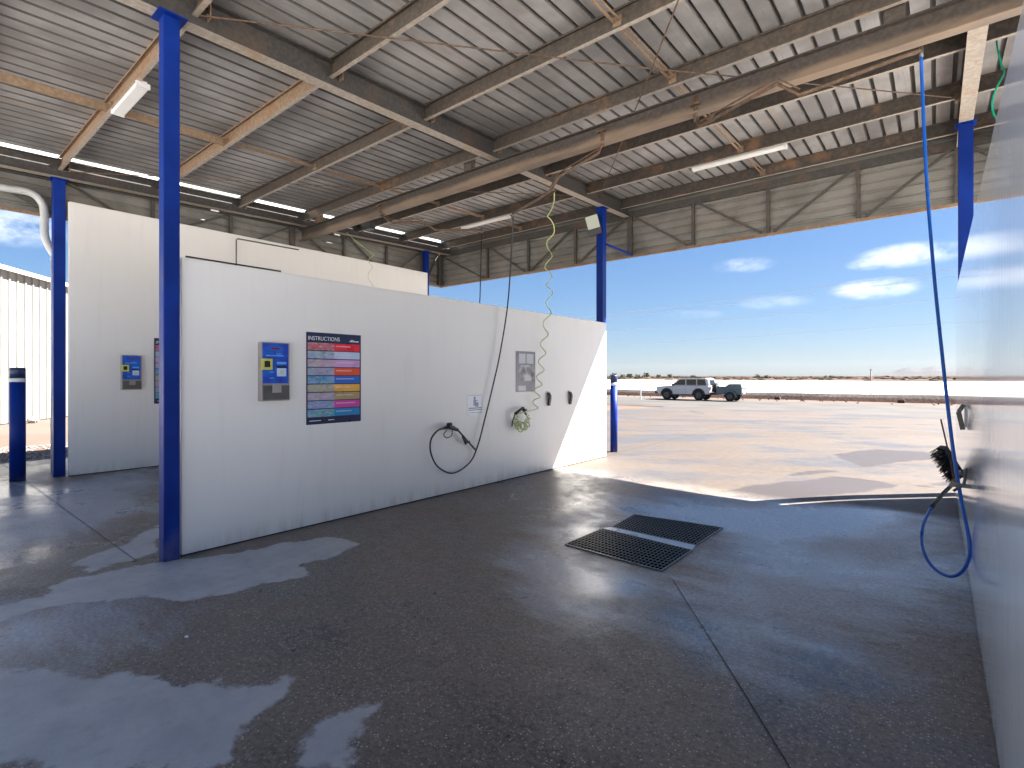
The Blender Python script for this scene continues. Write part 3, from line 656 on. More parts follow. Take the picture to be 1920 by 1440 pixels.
# ------------------------------------------------------------------ downpipe
D0 = atX(118, 700, -10.98)
o = empty('downpipe', (D0.x, D0.y, 0), 'grey downpipe bending down beside the leftmost blue post', 'downpipe')
XD = -11.0
pts = smooth_pts([atX(-140, 322, XD-.02), atX(0, 351, XD), atX(55, 361, XD), atX(77, 378, XD), atX(83, 400, XD), atX(84, 440, XD), atX(92, 462, XD), atX(103, 480, XD)], 5)
m = MB(); m.tube(pts, .055, 14); e = pts[-1]; m.tube([e, (e.x, e.y, .02)], .055, 14); m.build('pipe', M['pvc'], o)
m = MB()
for z in (e.z-.05, 2.2, .8): m.tube([(e.x, e.y, z-.02), (e.x, e.y, z+.02)], .06, 14)
m.build('bracket', M['galv'], o)
# ------------------------------------------------------------------ white shed
S0 = atZ(-260, 810, -.03); dirS = Vector((-.81, .63, 0)).normalized(); A0 = atZ(0, 797, -.03)
sa = A0-dirS*7; sb = A0+dirS*16; nS = Vector((dirS.y, -dirS.x, 0)); nS = nS if nS.dot(Vector((1, 1, 0))) > 0 else -nS
o = empty('shed', ((sa+sb)/2-nS*4)[:], 'white ribbed metal shed behind the left bollard', 'shed')
m = MB(); ln = (sb-sa).length; prof = []
x = 0
while x < ln: prof += [(x, 0), (x+.33, 0), (x+.335, -.05), (x+.385, -.05), (x+.39, 0)]; x += .39
HT = 5.15; A = []; B = []
for s, off in prof:
    p = sa+dirS*s+nS*(-off*1.0); A.append(m.bm.verts.new((p.x, p.y, 0))); B.append(m.bm.verts.new((p.x, p.y, HT)))
for i in range(len(A)-1): m.bm.faces.new((A[i], A[i+1], B[i+1], B[i]))
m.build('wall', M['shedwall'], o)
m = MB(); k0 = sa-nS*8; k1 = sb-nS*8
for p, q in ((sa, k0), (sb, k1), (k0, k1)): m.poly([(p.x, p.y, 0), (q.x, q.y, 0), (q.x, q.y, HT), (p.x, p.y, HT)])
m.build('wall', M['shed'], o)
m = MB(); e0, e1 = sa+nS*.22, sb+nS*.22; r0, r1 = sa-nS*4, sb-nS*4; q0, q1 = sa-nS*8.2, sb-nS*8.2
m.poly([(e0.x, e0.y, HT+.02), (e1.x, e1.y, HT+.02), (r1.x, r1.y, HT+.9), (r0.x, r0.y, HT+.9)]); m.poly([(r0.x, r0.y, HT+.9), (r1.x, r1.y, HT+.9), (q1.x, q1.y, HT), (q0.x, q0.y, HT)])
rf = m.build('roof', M['shed'], o); md = rf.modifiers.new('t', 'SOLIDIFY'); md.thickness = .04
m = MB(); m.bar((e0.x, e0.y, HT+.03), (e1.x, e1.y, HT+.03), .1, .13); m.build('gutter', M['shed'], o)
p = atZ(62, 793, -.03); m = MB(); m.ico((p.x, p.y, .06), .2, (1.2, .8, .6), 2, .03); tag(m.build('rock', M['gravel']), 'small dark rock at the foot of the white shed', 'rock')
# ------------------------------------------------------------------ payment boxes and signs
n = NT('control_panel_blue'); f = n.noise(9, 4); n.set(n.mix(n.rng(f, .35, .7), (.008, .04, .4), (.01, .12, .6)), .25); M['panelblue'] = n.m
M['yellow'] = simple('yellow_bezel', (.55, .55, .1), .4); M['lite'] = simple('pale_label', (.45, .6, .75), .4); M['cyan'] = simple('cyan_print', (.08, .35, .8), .35)
M['greyplate'] = simple('steel_plate', (.34, .32, .31), .4, .3); M['screen'] = simple('dark_screen', (.015, .012, .01), .2); M['redp'] = simple('dark_red_print', (.14, .01, .04), .35)
def frame_on(X, ang, y, z, sgn=1):   # local frame: u right along wall (as seen), v up, w out of wall
    u = Vector((math.sin(ang), math.cos(ang), 0)); wv = Vector((math.cos(ang), -math.sin(ang), 0))
    m = Matrix((u, Vector((0, 0, 1)), wv)).transposed().to_4x4(); m.translation = Vector((X, y, z)); return m
def payment_box(mt, wd, ht, label):
    o = empty('payment_box', mt.translation[:], label, 'payment box', 'coin payment boxes on the walls')
    def part(name, mat, boxes, bevel=.002):
        m = MB()
        for a, b in boxes: m.box(a, b, mt)
        return m.build(name, mat, o, bevel=bevel)
    k = wd; hs_ = ht
    part('housing', M['greyplate'], [((0, 0, 0), (k, hs_, .075))], .006)
    part('control_panel', M['panelblue'], [((.045*k, .3*hs_, .075), (.93*k, .985*hs_, .085))])
    part('coin_tray', M['steelb'], [((.05*k, .02*hs_, .075), (.97*k, .265*hs_, .082))])
    part('tray_flap', M['greyplate'], [((.36*k, .14*hs_, .082), (.66*k, .3*hs_, .1))])
    part('card_reader', M['yellow'], [((-.03*k, .53*hs_, .085), (.34*k, .72*hs_, .11))], .004)
    part('reader_screen', M['screen'], [((.06*k, .575*hs_, .11), (.25*k, .68*hs_, .113))])
    part('display', M['redp'], [((.32*k, .88*hs_, .085), (.62*k, .915*hs_, .088))])
    part('price_label', M['lite'], [((.52*k, .42*hs_, .085), (.85*k, .56*hs_, .087))])
    part('label_emblem', M['galv'], [((.63*k, .455*hs_, .087), (.77*k, .525*hs_, .088))])
    part('printed_lines', M['cyan'], [((.16*k, .765*hs_, .085), (.76*k, .785*hs_, .0865)), ((.5*k, .8*hs_, .085), (.68*k, .812*hs_, .0865)), ((.52*k, .63*hs_, .085), (.85*k, .67*hs_, .0865)), ((.27*k, .485*hs_, .085), (.42*k, .5*hs_, .0865)), ((.27*k, .385*hs_, .085), (.42*k, .4*hs_, .0865))])
    part('bill_slot', M['screen'], [((.5*k, .57*hs_, .085), (.85*k, .6*hs_, .092))])
    return o
ANG = math.atan2(WB[0]-WA[0], WB[1]-WA[1])
a = onw(483, 752); b = onw(537, 648); payment_box(frame_on(a.x, ANG, a.y, a.z), (b-a).xy.length, b.z-a.z+.02, 'blue faced payment box on the middle wall left of the instruction poster')
a = atX(226, 731, -10.66); b = atX(264, 667, -10.66); payment_box(frame_on(-10.675, .008, a.y, a.z), (b-a).xy.length, b.z-a.z, 'blue faced payment box on the tall far left wall')
# instruction posters
def flat(name, col, rough=.3): return simple(name, col, rough, var=.03)
ROWC = [((.55, .04, .08), (.75, .01, .03)), ((.3, .42, .6), (.5, .58, .75)), ((.5, .33, .5), (.6, .32, .6)), ((.3, .3, .5), (.75, .08, .02)), ((.02, .3, .6), (.01, .12, .55)),
        ((.4, .35, .25), (.8, .42, .06)), ((.45, .35, .5), (.4, .3, .14)), ((.2, .3, .6), (.6, .06, .35)), ((.05, .35, .5), (.01, .22, .5))]
def pic_mat(name, c, seed):
    n = NT(name); v = n.mapv((1, 14, 30)); vo = n.voro(1.6, v); f = n.noise(2.5, 4, .6, n.mapv((1, 12, 26)))
    h = n.N.new('ShaderNodeHueSaturation'); h.inputs['Saturation'].default_value = .55; h.inputs['Value'].default_value = .6; n.lk(vo.outputs['Color'], h.inputs['Color'])
    n.set(n.mix(n.rng(f, .35, .7, .15, .75), c, h.outputs[0]), .3); return n.m
M['posternavy'] = flat('poster_navy', (.008, .015, .06)); M['ptext'] = flat('poster_white', (.75, .75, .8))
RM = []
for i, (c1, c2) in enumerate(ROWC): RM.append((pic_mat('poster_picture_%d' % i, c1, i), flat('poster_band_%d' % i, c2)))
BAND = [flat('poster_band_text_%d' % i, tuple(min(.9, x*.6+.28) for x in c2)) for i, (c1, c2) in enumerate(ROWC)]
def poster(mt, wd, ht, label, writing=True):
    o = empty('instruction_poster', mt.translation[:], label, 'poster', 'wash instruction posters')
    m = MB(); m.box((0, 0, 0), (wd, ht, .006), mt); m.build('board', M['posternavy'], o)
    top = ht*.895; rh = (ht*.895-ht*.075)/9; mats = []; m = MB(); x0, xm, x1 = wd*.02, wd*.49, wd*.975
    for i in range(9):
        y1 = top-i*rh-.006; y0 = top-(i+1)*rh+.004
        m.mi = len(mats); mats.append(RM[i][0]); m.box((x0, y0, .006), (xm, y1, .0072), mt)
        m.mi = len(mats); mats.append(RM[i][1]); m.box((xm, y0, .006), (x1, y1, .0072), mt)
        m.mi = len(mats); mats.append(BAND[i]); yy = (y0+y1)/2+rh*.1; m.box((xm+wd*.03, yy-rh*.07, .0072), (xm+wd*(.3+.12*((i*37) % 5)/5), yy+rh*.09, .0078), mt)
    m.build('picture_rows', mats, o)
    text_mesh('title', 'INSTRUCTIONS', ht*.062, mt @ Matrix.Translation((wd*.03, ht*.915, .0072)), M['ptext'], o, width=wd*.56)
    m = MB(); m.box((wd*.78, ht*.915, .006), (wd*.955, ht*.928, .0072), mt); m.box((wd*.8, ht*.932, .006), (wd*.86, ht*.94, .0072), mt)
    m.box((wd*.05, ht*.035, .006), (wd*.25, ht*.043, .0072), mt); m.box((wd*.38, ht*.035, .006), (wd*.49, ht*.043, .0072), mt); m.build('logo_line', M['ptext'], o)
a = onw(574, 797); b = onw(676, 629); poster(frame_on(a.x, ANG, a.y, a.z).copy(), (b-a).xy.length, b.z-a.z, 'tall navy instruction poster with rows of bright colours on the middle wall')
a = atX(289, 757, -10.665); poster(frame_on(-10.67, .008, a.y, a.z), .95, 1.16, 'instruction poster on the tall far left wall, mostly hidden by the near blue post')
# small white notice
a = onw(876, 779); b = onw(905, 738); mt = frame_on(a.x, ANG, a.y, a.z); wd = (b-a).xy.length; ht = b.z-a.z
M['noticeblue'] = flat('notice_blue', (.06, .12, .3)); M['paper'] = flat('paper_white', (.7, .72, .76)); M['pblue'] = flat('pale_blue_line', (.35, .45, .62))
o = empty('notice', mt.translation[:], 'small white notice with a blue symbol above the spray gun', 'sign')
m = MB(); m.box((0, 0, 0), (wd, ht, .004), mt); m.build('sheet', M['paper'], o)
m = MB(); m.tube([mt @ Vector((.46*wd, .8*ht, .004)), mt @ Vector((.46*wd, .8*ht, .0055))], .07*wd, 14); m.box((.38*wd, .44*ht, .004), (.55*wd, .73*ht, .005), mt); m.box((.5*wd, .38*ht, .004), (.7*wd, .6*ht, .0056), mt); m.box((.5*wd, .66*ht, .004), (.66*wd, .7*ht, .0056), mt); m.build('symbol', M['noticeblue'], o)
for y_, h_ in ((.3, .05), (.22, .04), (.1, .02), (.92, .015)):
    m = MB(); m.box((.08*wd, y_*ht, .004), (.92*wd, (y_+h_)*ht, .005), mt); m.build('text_line', M['noticeblue'], o)
# grey photo poster
a = onw(967, 735); b = onw(1003, 660); mt = frame_on(a.x, ANG, a.y, a.z); wd = (b-a).xy.length; ht = b.z-a.z
o = empty('photo_poster', mt.translation[:], 'narrow grey and mauve photo poster beside the hanging yellow green coil hose', 'poster')
n = NT('grey_photo'); f = n.noise(7, 5, .6); vo = n.voro(9); cc = n.ramp(n.math('ADD', n.math('MULTIPLY', f, .7), n.math('MULTIPLY', vo.outputs['Distance'], .5)), [(.35, (.05, .05, .06)), (.55, (.2, .2, .2)), (.75, (.5, .5, .52))]); n.set(cc, .35); M['photo'] = n.m
M['mauve'] = flat('mauve_print', (.19, .17, .22)); M['palegrey'] = flat('pale_grey_print', (.5, .5, .53))
m = MB(); m.box((0, 0, 0), (wd, ht, .006), mt); m.build('board', M['mauve'], o)
m = MB(); m.box((.15*wd, .27*ht, .006), (.97*wd, .66*ht, .007), mt); m.build('photograph', M['photo'], o)
for q in ((.15, .7, .48, .94), (.54, .7, .9, .94), (.12, .03, .5, .15)):
    m = MB(); m.box((q[0]*wd, q[1]*ht, .006), (q[2]*wd, q[3]*ht, .007), mt); m.build('pale_panel', M['palegrey'], o)
# mat clips
def mat_clip(p, out, label, s=1.):
    o = empty('mat_clip', p[:], label, 'clip', 'black mat clips on the walls'); q = Vector(out)
    u = Vector((q.y, -q.x, 0))
    m = MB(); m.bar(p+Vector((0, 0, .11*s))+q*.006, p+Vector((0, 0, -.11*s))+q*.006, .05*s, .012, up=q); m.build('back_plate', M['greyplate'], o)
    m = MB(); m.bar(p+Vector((0, 0, .085*s))+q*.015, p+Vector((0, 0, .02*s))+q*.05, .055*s, .03, up=q); m.bar(p+Vector((0, 0, .02*s))+q*.05, p+Vector((0, 0, -.13*s))+q*.022, .045*s, .035, up=q); m.build('jaw', M['blackp'], o)
    m = MB(); m.tube([p+q*.04+u*.03*s+Vector((0, 0, .04*s)), p+q*.04-u*.03*s+Vector((0, 0, .04*s))], .009, 8); m.build('spring', M['steelb'], o)
wn = Vector((math.cos(ANG), -math.sin(ANG), 0))
mat_clip(onw(1027, 746), wn, 'black mat clip on the middle wall, nearer the grey photo poster'); mat_clip(onw(1067, 744), wn, 'black mat clip on the middle wall, nearer the sunlit triangle')
# ------------------------------------------------------------------ booms and hoses
def boom(name, pivot, pts, label, wt=None):
    o = empty(name, pivot[:], label, 'boom', 'swinging hose booms on the gantry beam')
    m = MB(); m.tube([pivot+Vector((0, 0, .2)), pivot-Vector((0, 0, .08))], .028, 10); m.box(tuple(pivot+Vector((-.055, -.055, .09))), tuple(pivot+Vector((.055, .055, .115)))); m.build('pivot', M['pipe'], o)
    m = MB(); P = [pivot-Vector((0, 0, .03))]+pts; m.tube(P, .019, 8); P2 = [p+Vector((0, 0, .055)) for p in P[:max(2, len(P)-2)]]; m.tube(P2, .009, 6); m.build('arm', M['pipe'], o)
    m = MB(); e = pts[-1]; m.tube([e+Vector((0, 0, .03)), e-Vector((0, 0, .06))], .016, 8); m.build('swivel', M['steelb'], o)
    if wt is not None: m = MB(); m.box(tuple(wt-Vector((.1, .06, .06))), tuple(wt+Vector((.1, .06, .06)))); m.build('junction_box', M['blackp'], o)
gz = zr(6)-.26
B1 = [atX(1122, 287, -3.5), atX(1075, 315, -3.85), atX(1047, 332, -4.0), atX(1032, 358, -4.15), atX(1008, 374, -4.35), atX(962, 400, -4.9)]
boom('hose_boom', atY(1130, 262, 6.0)*1.0, B1, 'rusty hose boom reaching left over the middle wall with the black hose', None)
B2 = [atZ(1310, 238, 4.47), atZ(1457, 157, 4.46), atZ(1500, 178, 4.34), atZ(1697, 104, 4.36), atZ(1727, 95, 4.36)]
boom('hose_boom', atY(1305, 214, 6.0), B2, 'rusty cranked hose boom reaching right, carrying the blue hose')
B3 = [atZ(735, 418, 4.36), atZ(795, 416, 4.33), atZ(816, 431, 4.22), atZ(903, 431, 4.2)]
boom('hose_boom', atY(712, 398, 6.0), B3, 'rusty hose boom in the far bay, seen above the middle wall', atY(693, 425, 6.0))
# black hose with spray gun on middle wall
h0 = B1[-1]; hp = [h0-Vector((0, 0, .05))]+[onw(x, y, o_) for x, y, o_ in ((959, 470, .12), (952, 570, .1), (938, 660, .08), (925, 720, .07), (908, 790, .06), (895, 838, .05), (880, 868, .05), (850, 887, .05), (822, 876, .05), (808, 850, .06), (808, 825, .07), (820, 808, .08), (833, 803, .09))]
o = empty('pressure_washer', onw(860, 830)[:], 'black pressure hose and spray gun hung in a loop on the middle wall', 'pressure washer')
m = MB(); m.tube(smooth_pts(hp, 8), .0105, 8); m.build('hose', M['black'], o)
g0, g1, g2 = onw(842, 800, .08), onw(858, 806, .08), onw(893, 845, .05)
m = MB(); m.tube([g1, g2], .012, 8); m.tube([onw(868, 818, .08), onw(874, 832, .07)], .02, 8); m.build('lance', M['blackp'], o)
m = MB(); m.tube([onw(833, 803, .09), g0, g1], .025, 8, rs=[.018, .032, .024]); m.tube([onw(840, 797, .08), onw(846, 796, .08)], .03, 8); 
tg = smooth_pts([onw(838, 806, .09), onw(832, 815, .09), onw(838, 821, .09), onw(847, 816, .09), onw(848, 806, .09)], 4); m.tube(tg, .007, 6); m.build('gun_body', M['blackp'], o)
m = MB(); q = onw(843, 800, 0); m.bar(q, q+wn*.09, .03, .03); q = onw(874, 828, 0); m.bar(q, q+wn*.07, .03, .03); m.build('holder', M['steelb'], o)
# coil helper
def coil(path, r, turns, tube_r, amp=None, n_=14):
    P = smooth_pts(path, 24); out = []
    tot = len(P)-1
    # parameterise
    for i in range(int(turns*n_)+1):
        s = i/(turns*n_); f = s*tot; k = min(int(f), tot-1); c = P[k].lerp(P[k+1], f-k)
        a = 2*math.pi*s*turns if amp is None else 2*math.pi*amp(s)*turns
        t = (P[k+1]-P[k]).normalized(); u = Rv - t*Rv.dot(t); u.normalize(); v = t.cross(u)
        out.append(c+u*r*math.cos(a)+v*r*math.sin(a))
    return out
c0 = B1[3]+Vector((0, 0, -.03))
cp = [c0, onw(1033, 430, .3), onw(1028, 500, .2), onw(1030, 560, .14), onw(1020, 640, .1), onw(1012, 710, .09), onw(1003, 765, .08)]
o = empty('air_hose', onw(980, 780)[:], 'yellow green coiled hose hanging beside the grey photo poster with a black trigger gun', 'coil hose')
cc = coil(cp, .055, 11, .006, amp=lambda s: s**1.35)
m = MB(); m.tube(cc, .0085, 6)
ring = []
for i in range(200):   # bundle of loose coils on the hook
    s = i/199; a = math.pi*(.9+1.15*s)
    cen = onw(979, 783, .09); rad = .15
    bp = cen + Vector((0, 0, 1))*(math.sin(a)*rad) + Vector((math.sin(ANG), math.cos(ANG), 0))*(math.cos(a)*rad)
    b2_ = 2*math.pi*s*11; rr = .055*(.55+.6*math.sin(math.pi*s))*(1+.25*math.sin(7.3*s*6))
    ring.append(bp + (bp-cen).normalized()*rr*math.cos(b2_) + wn*rr*math.sin(b2_)*.8)
m.tube([cc[-1]]+ring, .0085, 6); m.build('coil', M['hosegreen'], o)
m = MB(); a_, b_, c_ = onw(966, 776, .09), onw(980, 765, .09), onw(987, 778, .08); m.tube([a_, b_], .022, 8); m.tube([b_, c_], .02, 8, rs=[.028, .014]); m.tube(smooth_pts([a_, onw(961, 790, .08), onw(960, 800, .08)], 4), .009, 6); m.build('trigger_gun', M['blackp'], o)
m = MB(); q = onw(978, 768, 0); m.bar(q, q+wn*.1, .03, .03); m.build('hook', M['steelb'], o)
# blue hose and foam brush by the right wall
hb = [B2[-1]-Vector((0, 0, .05))]+[atD(x, y, d) for x, y, d in ((1729, 160, 4.4), (1737, 330, 4.32), (1750, 500, 4.22), (1766, 660, 4.12), (1784, 820, 4.0), (1801, 930, 3.9), (1815, 1000, 3.8), (1818, 1042, 3.78), (1803, 1072, 3.85), (1778, 1080, 3.95), (1748, 1062, 4.1), (1729, 1025, 4.25), (1731, 985, 4.4), (1746, 952, 4.6))]
o = empty('foam_brush', atD(1785, 1080, 4.0)[:], 'blue hose hanging in a loop to a black foam brush on the glossy right wall', 'foam brush')
o.location.z = 0.3
hbs = smooth_pts(hb, 8); m = MB(); m.tube(hbs, .0125, 10); m.build('hose', M['hoseblue'], o)
m = MB(); br = [atD(1746, 952, 4.6), atD(1764, 930, 4.75), atD(1782, 912, 4.95)]; m.tube(smooth_pts(br, 4), .017, 10, rs=None); m.build('hose_end', M['black'], o)
M['brass'] = simple('brass', (.5, .33, .1), .35, .7)
m = MB(); m.tube([atD(1783, 911, 4.95), atD(1789, 900, 5.0)], .018, 8); m.build('coupling', M['brass'], o)
m = MB(); hd0, hd1 = atD(1789, 900, 5.0), atD(1764, 786, 5.15); m.tube([hd0, atD(1779, 850, 5.08), hd1], .007, 8); m.build('handle', M['pipe'], o)
bA, bB = atD(1766, 838, 5.1), atD(1800, 893, 5.1)
m = MB(); m.bar(bA, bB, .09, .06, up=Rv); 
hdo = m.build('brush_head', M['blackp'], o, bevel=.01)
m = MB(); random.seed(3); ax = (bB-bA); nb_ = (Vector((0, 0, -1))*.45-Rv*.9).normalized(); sd = ax.normalized().cross(nb_).normalized()
for k in range(420):
    s = random.random(); t = random.uniform(-1, 1)*.045; p = bA+ax*s+sd*t; ln = random.uniform(.09, .135)
    q = p+(nb_+Vector((random.uniform(-.18, .18), random.uniform(-.18, .18), random.uniform(-.18, .18)))-Vector((0, 0, .15))).normalized()*ln
    m.tube([p, (p+q)/2+Vector((0, 0, .004)), q], .0022, 3, cap=False)
m.build('bristles', M['black'], hdo)
m = MB(); q = Vector((.2, 5.15, atD(1800, 860, 5.15).z)); m.bar(q, q-Vector((.12, 0, 0)), .03, .03); m.tube([q+Vector((-.02, -.05, .14)), q+Vector((-.04, -.05, .02)), q+Vector((-.1, -.05, -.04))], .01, 8); m.tube([q+Vector((-.06, -.1, .1)), q+Vector((-.06, .04, .1))], .008, 6); m.build('holder', M['steelb'], o)
mat_clip(Vector((.2, 5.9, 1.27)), (-1, 0, 0), 'black clip bracket on the glossy right wall above the foam brush', 1.0)
# teal coil hose of the next bay
cp = [atX(1868, 20, .5), atX(1869, 80, .5), atX(1869, 125, .5)]
top = cp[-1]; low = [atX(1874, 200, .5), atX(1878, 260, .5), atX(1880, 330, .5), atX(1882, 420, .5)]
cl = coil([top]+low, .055, 2.6, .01)
m = MB(); m.tube(smooth_pts([cp[0]+Vector((0, 0, 1.2)), cp[0], cp[1], cl[0]], 5)+cl[1:], .0085, 8)
tag(m.build('coil_hose', M['hoseteal']), 'bright green coiled hose hanging behind the glossy right wall', 'coil hose')
# far bay hose + faint coil
e = B3[-1]; m = MB(); m.tube([e-Vector((0, 0, .05)), e+Vector((-.02, -.02, -1.2)), e+Vector((-.15, -.02, -2.6))], .0095, 6)
tag(m.build('hose', M['black']), 'thin dark hose dropping behind the middle wall from the far bay boom', 'hose')
cp = [atX(697, 478, -10.3), atX(694, 510, -10.3), atX(697, 560, -10.3)]; m = MB(); m.tube([atX(650, 436, -10.3)+Vector((0, 0, 0)), atX(672, 456, -10.3)]+coil(cp, .05, 2.5, .006), .006, 6)
tag(m.build('coil_hose', M['hosegreen']), 'pale coiled hose hanging against the top of the tall far wall', 'coil hose')
# ------------------------------------------------------------------ light fittings
M['diffuser'] = simple('opal_diffuser', (.8, .8, .78), .35, var=.03)
def batten(a, b, label, wd=.13):
    a, b = Vector(a), Vector(b); o = empty('batten_light', ((a+b)/2)[:], label, 'light fitting', 'fluorescent battens under the roof')
    m = MB(); m.bar(a+Vector((0, 0, .035)), b+Vector((0, 0, .035)), wd*.6, .03); m.build('base', M['white'], o)
    m = MB(); m.bar(a, b, wd, .045); m.build('diffuser', M['diffuser'], o, bevel=.015)
    m = MB(); d = (b-a).normalized()
    for p in (a, b): m.bar(p-d*.012, p+d*.012, wd*1.04, .055)
    m.build('end_cap', M['white'], o)
yE = PY[6]+.04
def zE(y): return zr(y)+.08
a = atZ(1300, 318, zE(yE)); b = atZ(1470, 269, zE(yE)); batten((a.x, yE, zE(yE)), (b.x, yE, zE(yE)), 'white batten light under the roof above the open apron, right of the far blue post', .1)
a = atZ(867, 428, zE(yE)); b = atZ(958, 408, zE(yE)); batten((a.x, yE, zE(yE)), (b.x, yE, zE(yE)), 'white batten light under the far bay roof left of the floodlight', .1)
yA = PY[1]+.04
a = atY(215, 250, yA-.05); b = atY(262, 185, yA-.05); batten((a.x, yA-.02, zE(yA)-.0), (b.x, yA-.02, zE(yA)-.0), 'white batten light on the rusty purlin left of the near blue post', .13)
# floodlight on far post
fc = atY(1112, 420, 9.05); o = empty('floodlight', fc[:], 'square floodlight bolted near the top of the far blue post', 'floodlight')
rot = Matrix.Translation(fc) @ Matrix.Rotation(YAW-R(12), 4, 'Z') @ Matrix.Rotation(R(-14), 4, 'Y') @ Matrix.Rotation(R(12), 4, 'X')
m = MB(); m.box((-.14, .0, -.16), (.14, .12, .18), rot); m.build('housing', M['blackp'], o, bevel=.02)
n = NT('lamp_glass'); n.set((.32, .36, .27), .15); M['lampglass'] = n.m
m = MB(); m.box((-.12, -.012, -.09), (.12, 0, .165), rot); m.build('lens', M['lampglass'], o)
m = MB(); m.box((-.13, -.03, -.22), (.13, .1, -.1), rot); m.build('control_gear', M['black'], o, bevel=.01)
m = MB(); m.bar(fc+Vector((0, .06, -.05)), Vector((PF[0], PF[1]-.08, fc.z-.1)), .05, .03); m.build('bracket', M['galv'], o)
# ------------------------------------------------------------------ vehicle and trailer
M['silver'] = simple('silver_paint', (.46, .47, .49), .35, .2, var=.03); M['glass'] = simple('tinted_glass', (.008, .012, .014), .12, spec=.3)
M['tyre'] = simple('tyre_rubber', (.025, .024, .023), .85); M['rim'] = simple('alloy_rim', (.07, .07, .07), .4, .5); M['trim'] = simple('dark_trim', (.035, .035, .038), .6)
M['lamp'] = simple('lamp_glass_clear', (.6, .6, .6), .15); M['redlamp'] = simple('tail_lamp', (.35, .02, .02), .2); M['canvas'] = simple('grey_green_canvas', (.13, .165, .16), .7)
def loft(mb, prof, y0, y1, inset=0):   # side profile (x,z) extruded across y, with chamfered edges
    c = (sum(p[0] for p in prof)/len(prof), sum(p[1] for p in prof)/len(prof))
    ins = [(c[0]+(p[0]-c[0])*(1-inset), c[1]+(p[1]-c[1])*(1-inset)) for p in prof]
    ring = [[mb.bm.verts.new((p[0], y, p[1])) for p in q] for y, q in ((y0, ins), (y0+.09, prof), (y1-.09, prof), (y1, ins))]
    n_ = len(prof)
    for r0, r1 in zip(ring, ring[1:]):
        for i in range(n_): mb.bm.faces.new((r0[i], r0[(i+1) % n_], r1[(i+1) % n_], r1[i]))
    mb.bm.faces.new(ring[0]); mb.bm.faces.new(ring[-1][::-1])
def wheel(x, y, r, parent, wd=.25, vert=True, name='wheel'):
    w_ = bpy.data.objects.new(name, None); COL.objects.link(w_); w_.parent = parent; w_.location = (x, y, r)
    m = MB(); n_ = 28
    if vert:
        A = [(-wd/2, r*.62), (-wd/2, r*.93), (-wd*.36, r), (wd*.36, r), (wd/2, r*.93), (wd/2, r*.62)]
        rg = [[m.bm.verts.new((rr*math.cos(2*math.pi*k/n_), yy, rr*math.sin(2*math.pi*k/n_))) for k in range(n_)] for yy, rr in A]
        for a, b in zip(rg, rg[1:]):
            for k in range(n_): m.bm.faces.new((a[k], a[(k+1) % n_], b[(k+1) % n_], b[k]))
        m.bm.faces.new(rg[0]); m.bm.faces.new(rg[-1][::-1])
    t = m.build('tyre', M['tyre'], w_, loc=(0, 0, 0))
    m = MB(); m.tube([(0, -wd/2-.01, 0), (0, wd/2+.01, 0)], r*.56, 16)
    for k in range(5):
        a = 2*math.pi*k/5; m.bar((0, -wd/2-.014, 0), (math.cos(a)*r*.52, -wd/2-.014, math.sin(a)*r*.52), .05, .02, up=(0, 1, 0))
    m.build('rim', M['rim'], w_, loc=(0, 0, 0)); return w_
def place(root, x, y, rz): root.location = (x, y, Hs(x, y)-.002); root.rotation_euler = (0, 0, rz)
suv = empty('parked_car', (0, 0, 0), 'silver four wheel drive wagon with a spare wheel on its back, parked by the road', 'car')
def vp(name, mat, fn, parent=None, bevel=0):
    m = MB(); fn(m); return m.build(name, mat, parent or suv, loc=(0, 0, 0), bevel=bevel)
# car points toward -X ; x from -2.4 (front) to 2.2
vp('body', M['silver'], lambda m: loft(m, [(-2.28, .62), (-2.3, .95), (-2.18, 1.12), (-1.2, 1.2), (-1.0, 1.22), (2.2, 1.2), (2.28, 1.0), (2.26, .62), (2.0, .5), (1.75, .5), (1.68, .78), (1.35, .92), (1.0, .78), (.92, .48), (-.92, .48), (-1.0, .78), (-1.35, .92), (-1.7, .78), (-1.78, .5), (-2.1, .5)], -.93, .93, .02))
vp('cabin', M['silver'], lambda m: loft(m, [(-1.05, 1.2), (-.4, 1.74), (-.2, 1.82), (1.9, 1.84), (2.1, 1.74), (2.22, 1.2)], -.8, .8, .05))
for sgn in (-1, 1):
    for q in ([(-.78, 1.26), (-.28, 1.7), (.22, 1.72), (.22, 1.26)], [(.3, 1.26), (.3, 1.72), (1.12, 1.73), (1.12, 1.26)], [(1.2, 1.26), (1.2, 1.73), (1.82, 1.72), (1.95, 1.26)]):
        vp('window', M['glass'], lambda m: m.prism([(p[0], p[1]) for p in q], (0, .795*sgn, 0), (0, .812*sgn, 0), up=(0, 0, 1)) if False else (m.poly([(p[0], .806*sgn, p[1]) for p in q]), m.poly([(p[0], .79*sgn, p[1]) for p in q])))
vp('windscreen', M['glass'], lambda m: m.poly([(-1.0, -.68, 1.27), (-1.0, .68, 1.27), (-.45, .64, 1.725), (-.45, -.64, 1.725)]))
vp('rear_window', M['glass'], lambda m: m.poly([(2.235, -.62, 1.27), (2.235, .62, 1.27), (2.135, .6, 1.68), (2.135, -.6, 1.68)]))
vp('bull_bar', M['trim'], lambda m: (m.box((-2.42, -.9, .5), (-2.28, .9, .78)), m.bar((-2.42, -.5, .75), (-2.38, -.5, 1.12), .05, .05), m.bar((-2.42, .5, .75), (-2.38, .5, 1.12), .05, .05), m.bar((-2.38, -.5, 1.1), (-2.38, .5, 1.1), .05, .05)), bevel=.03)
vp('rear_bumper', M['trim'], lambda m: m.box((2.24, -.88, .48), (2.42, .88, .68)), bevel=.03)
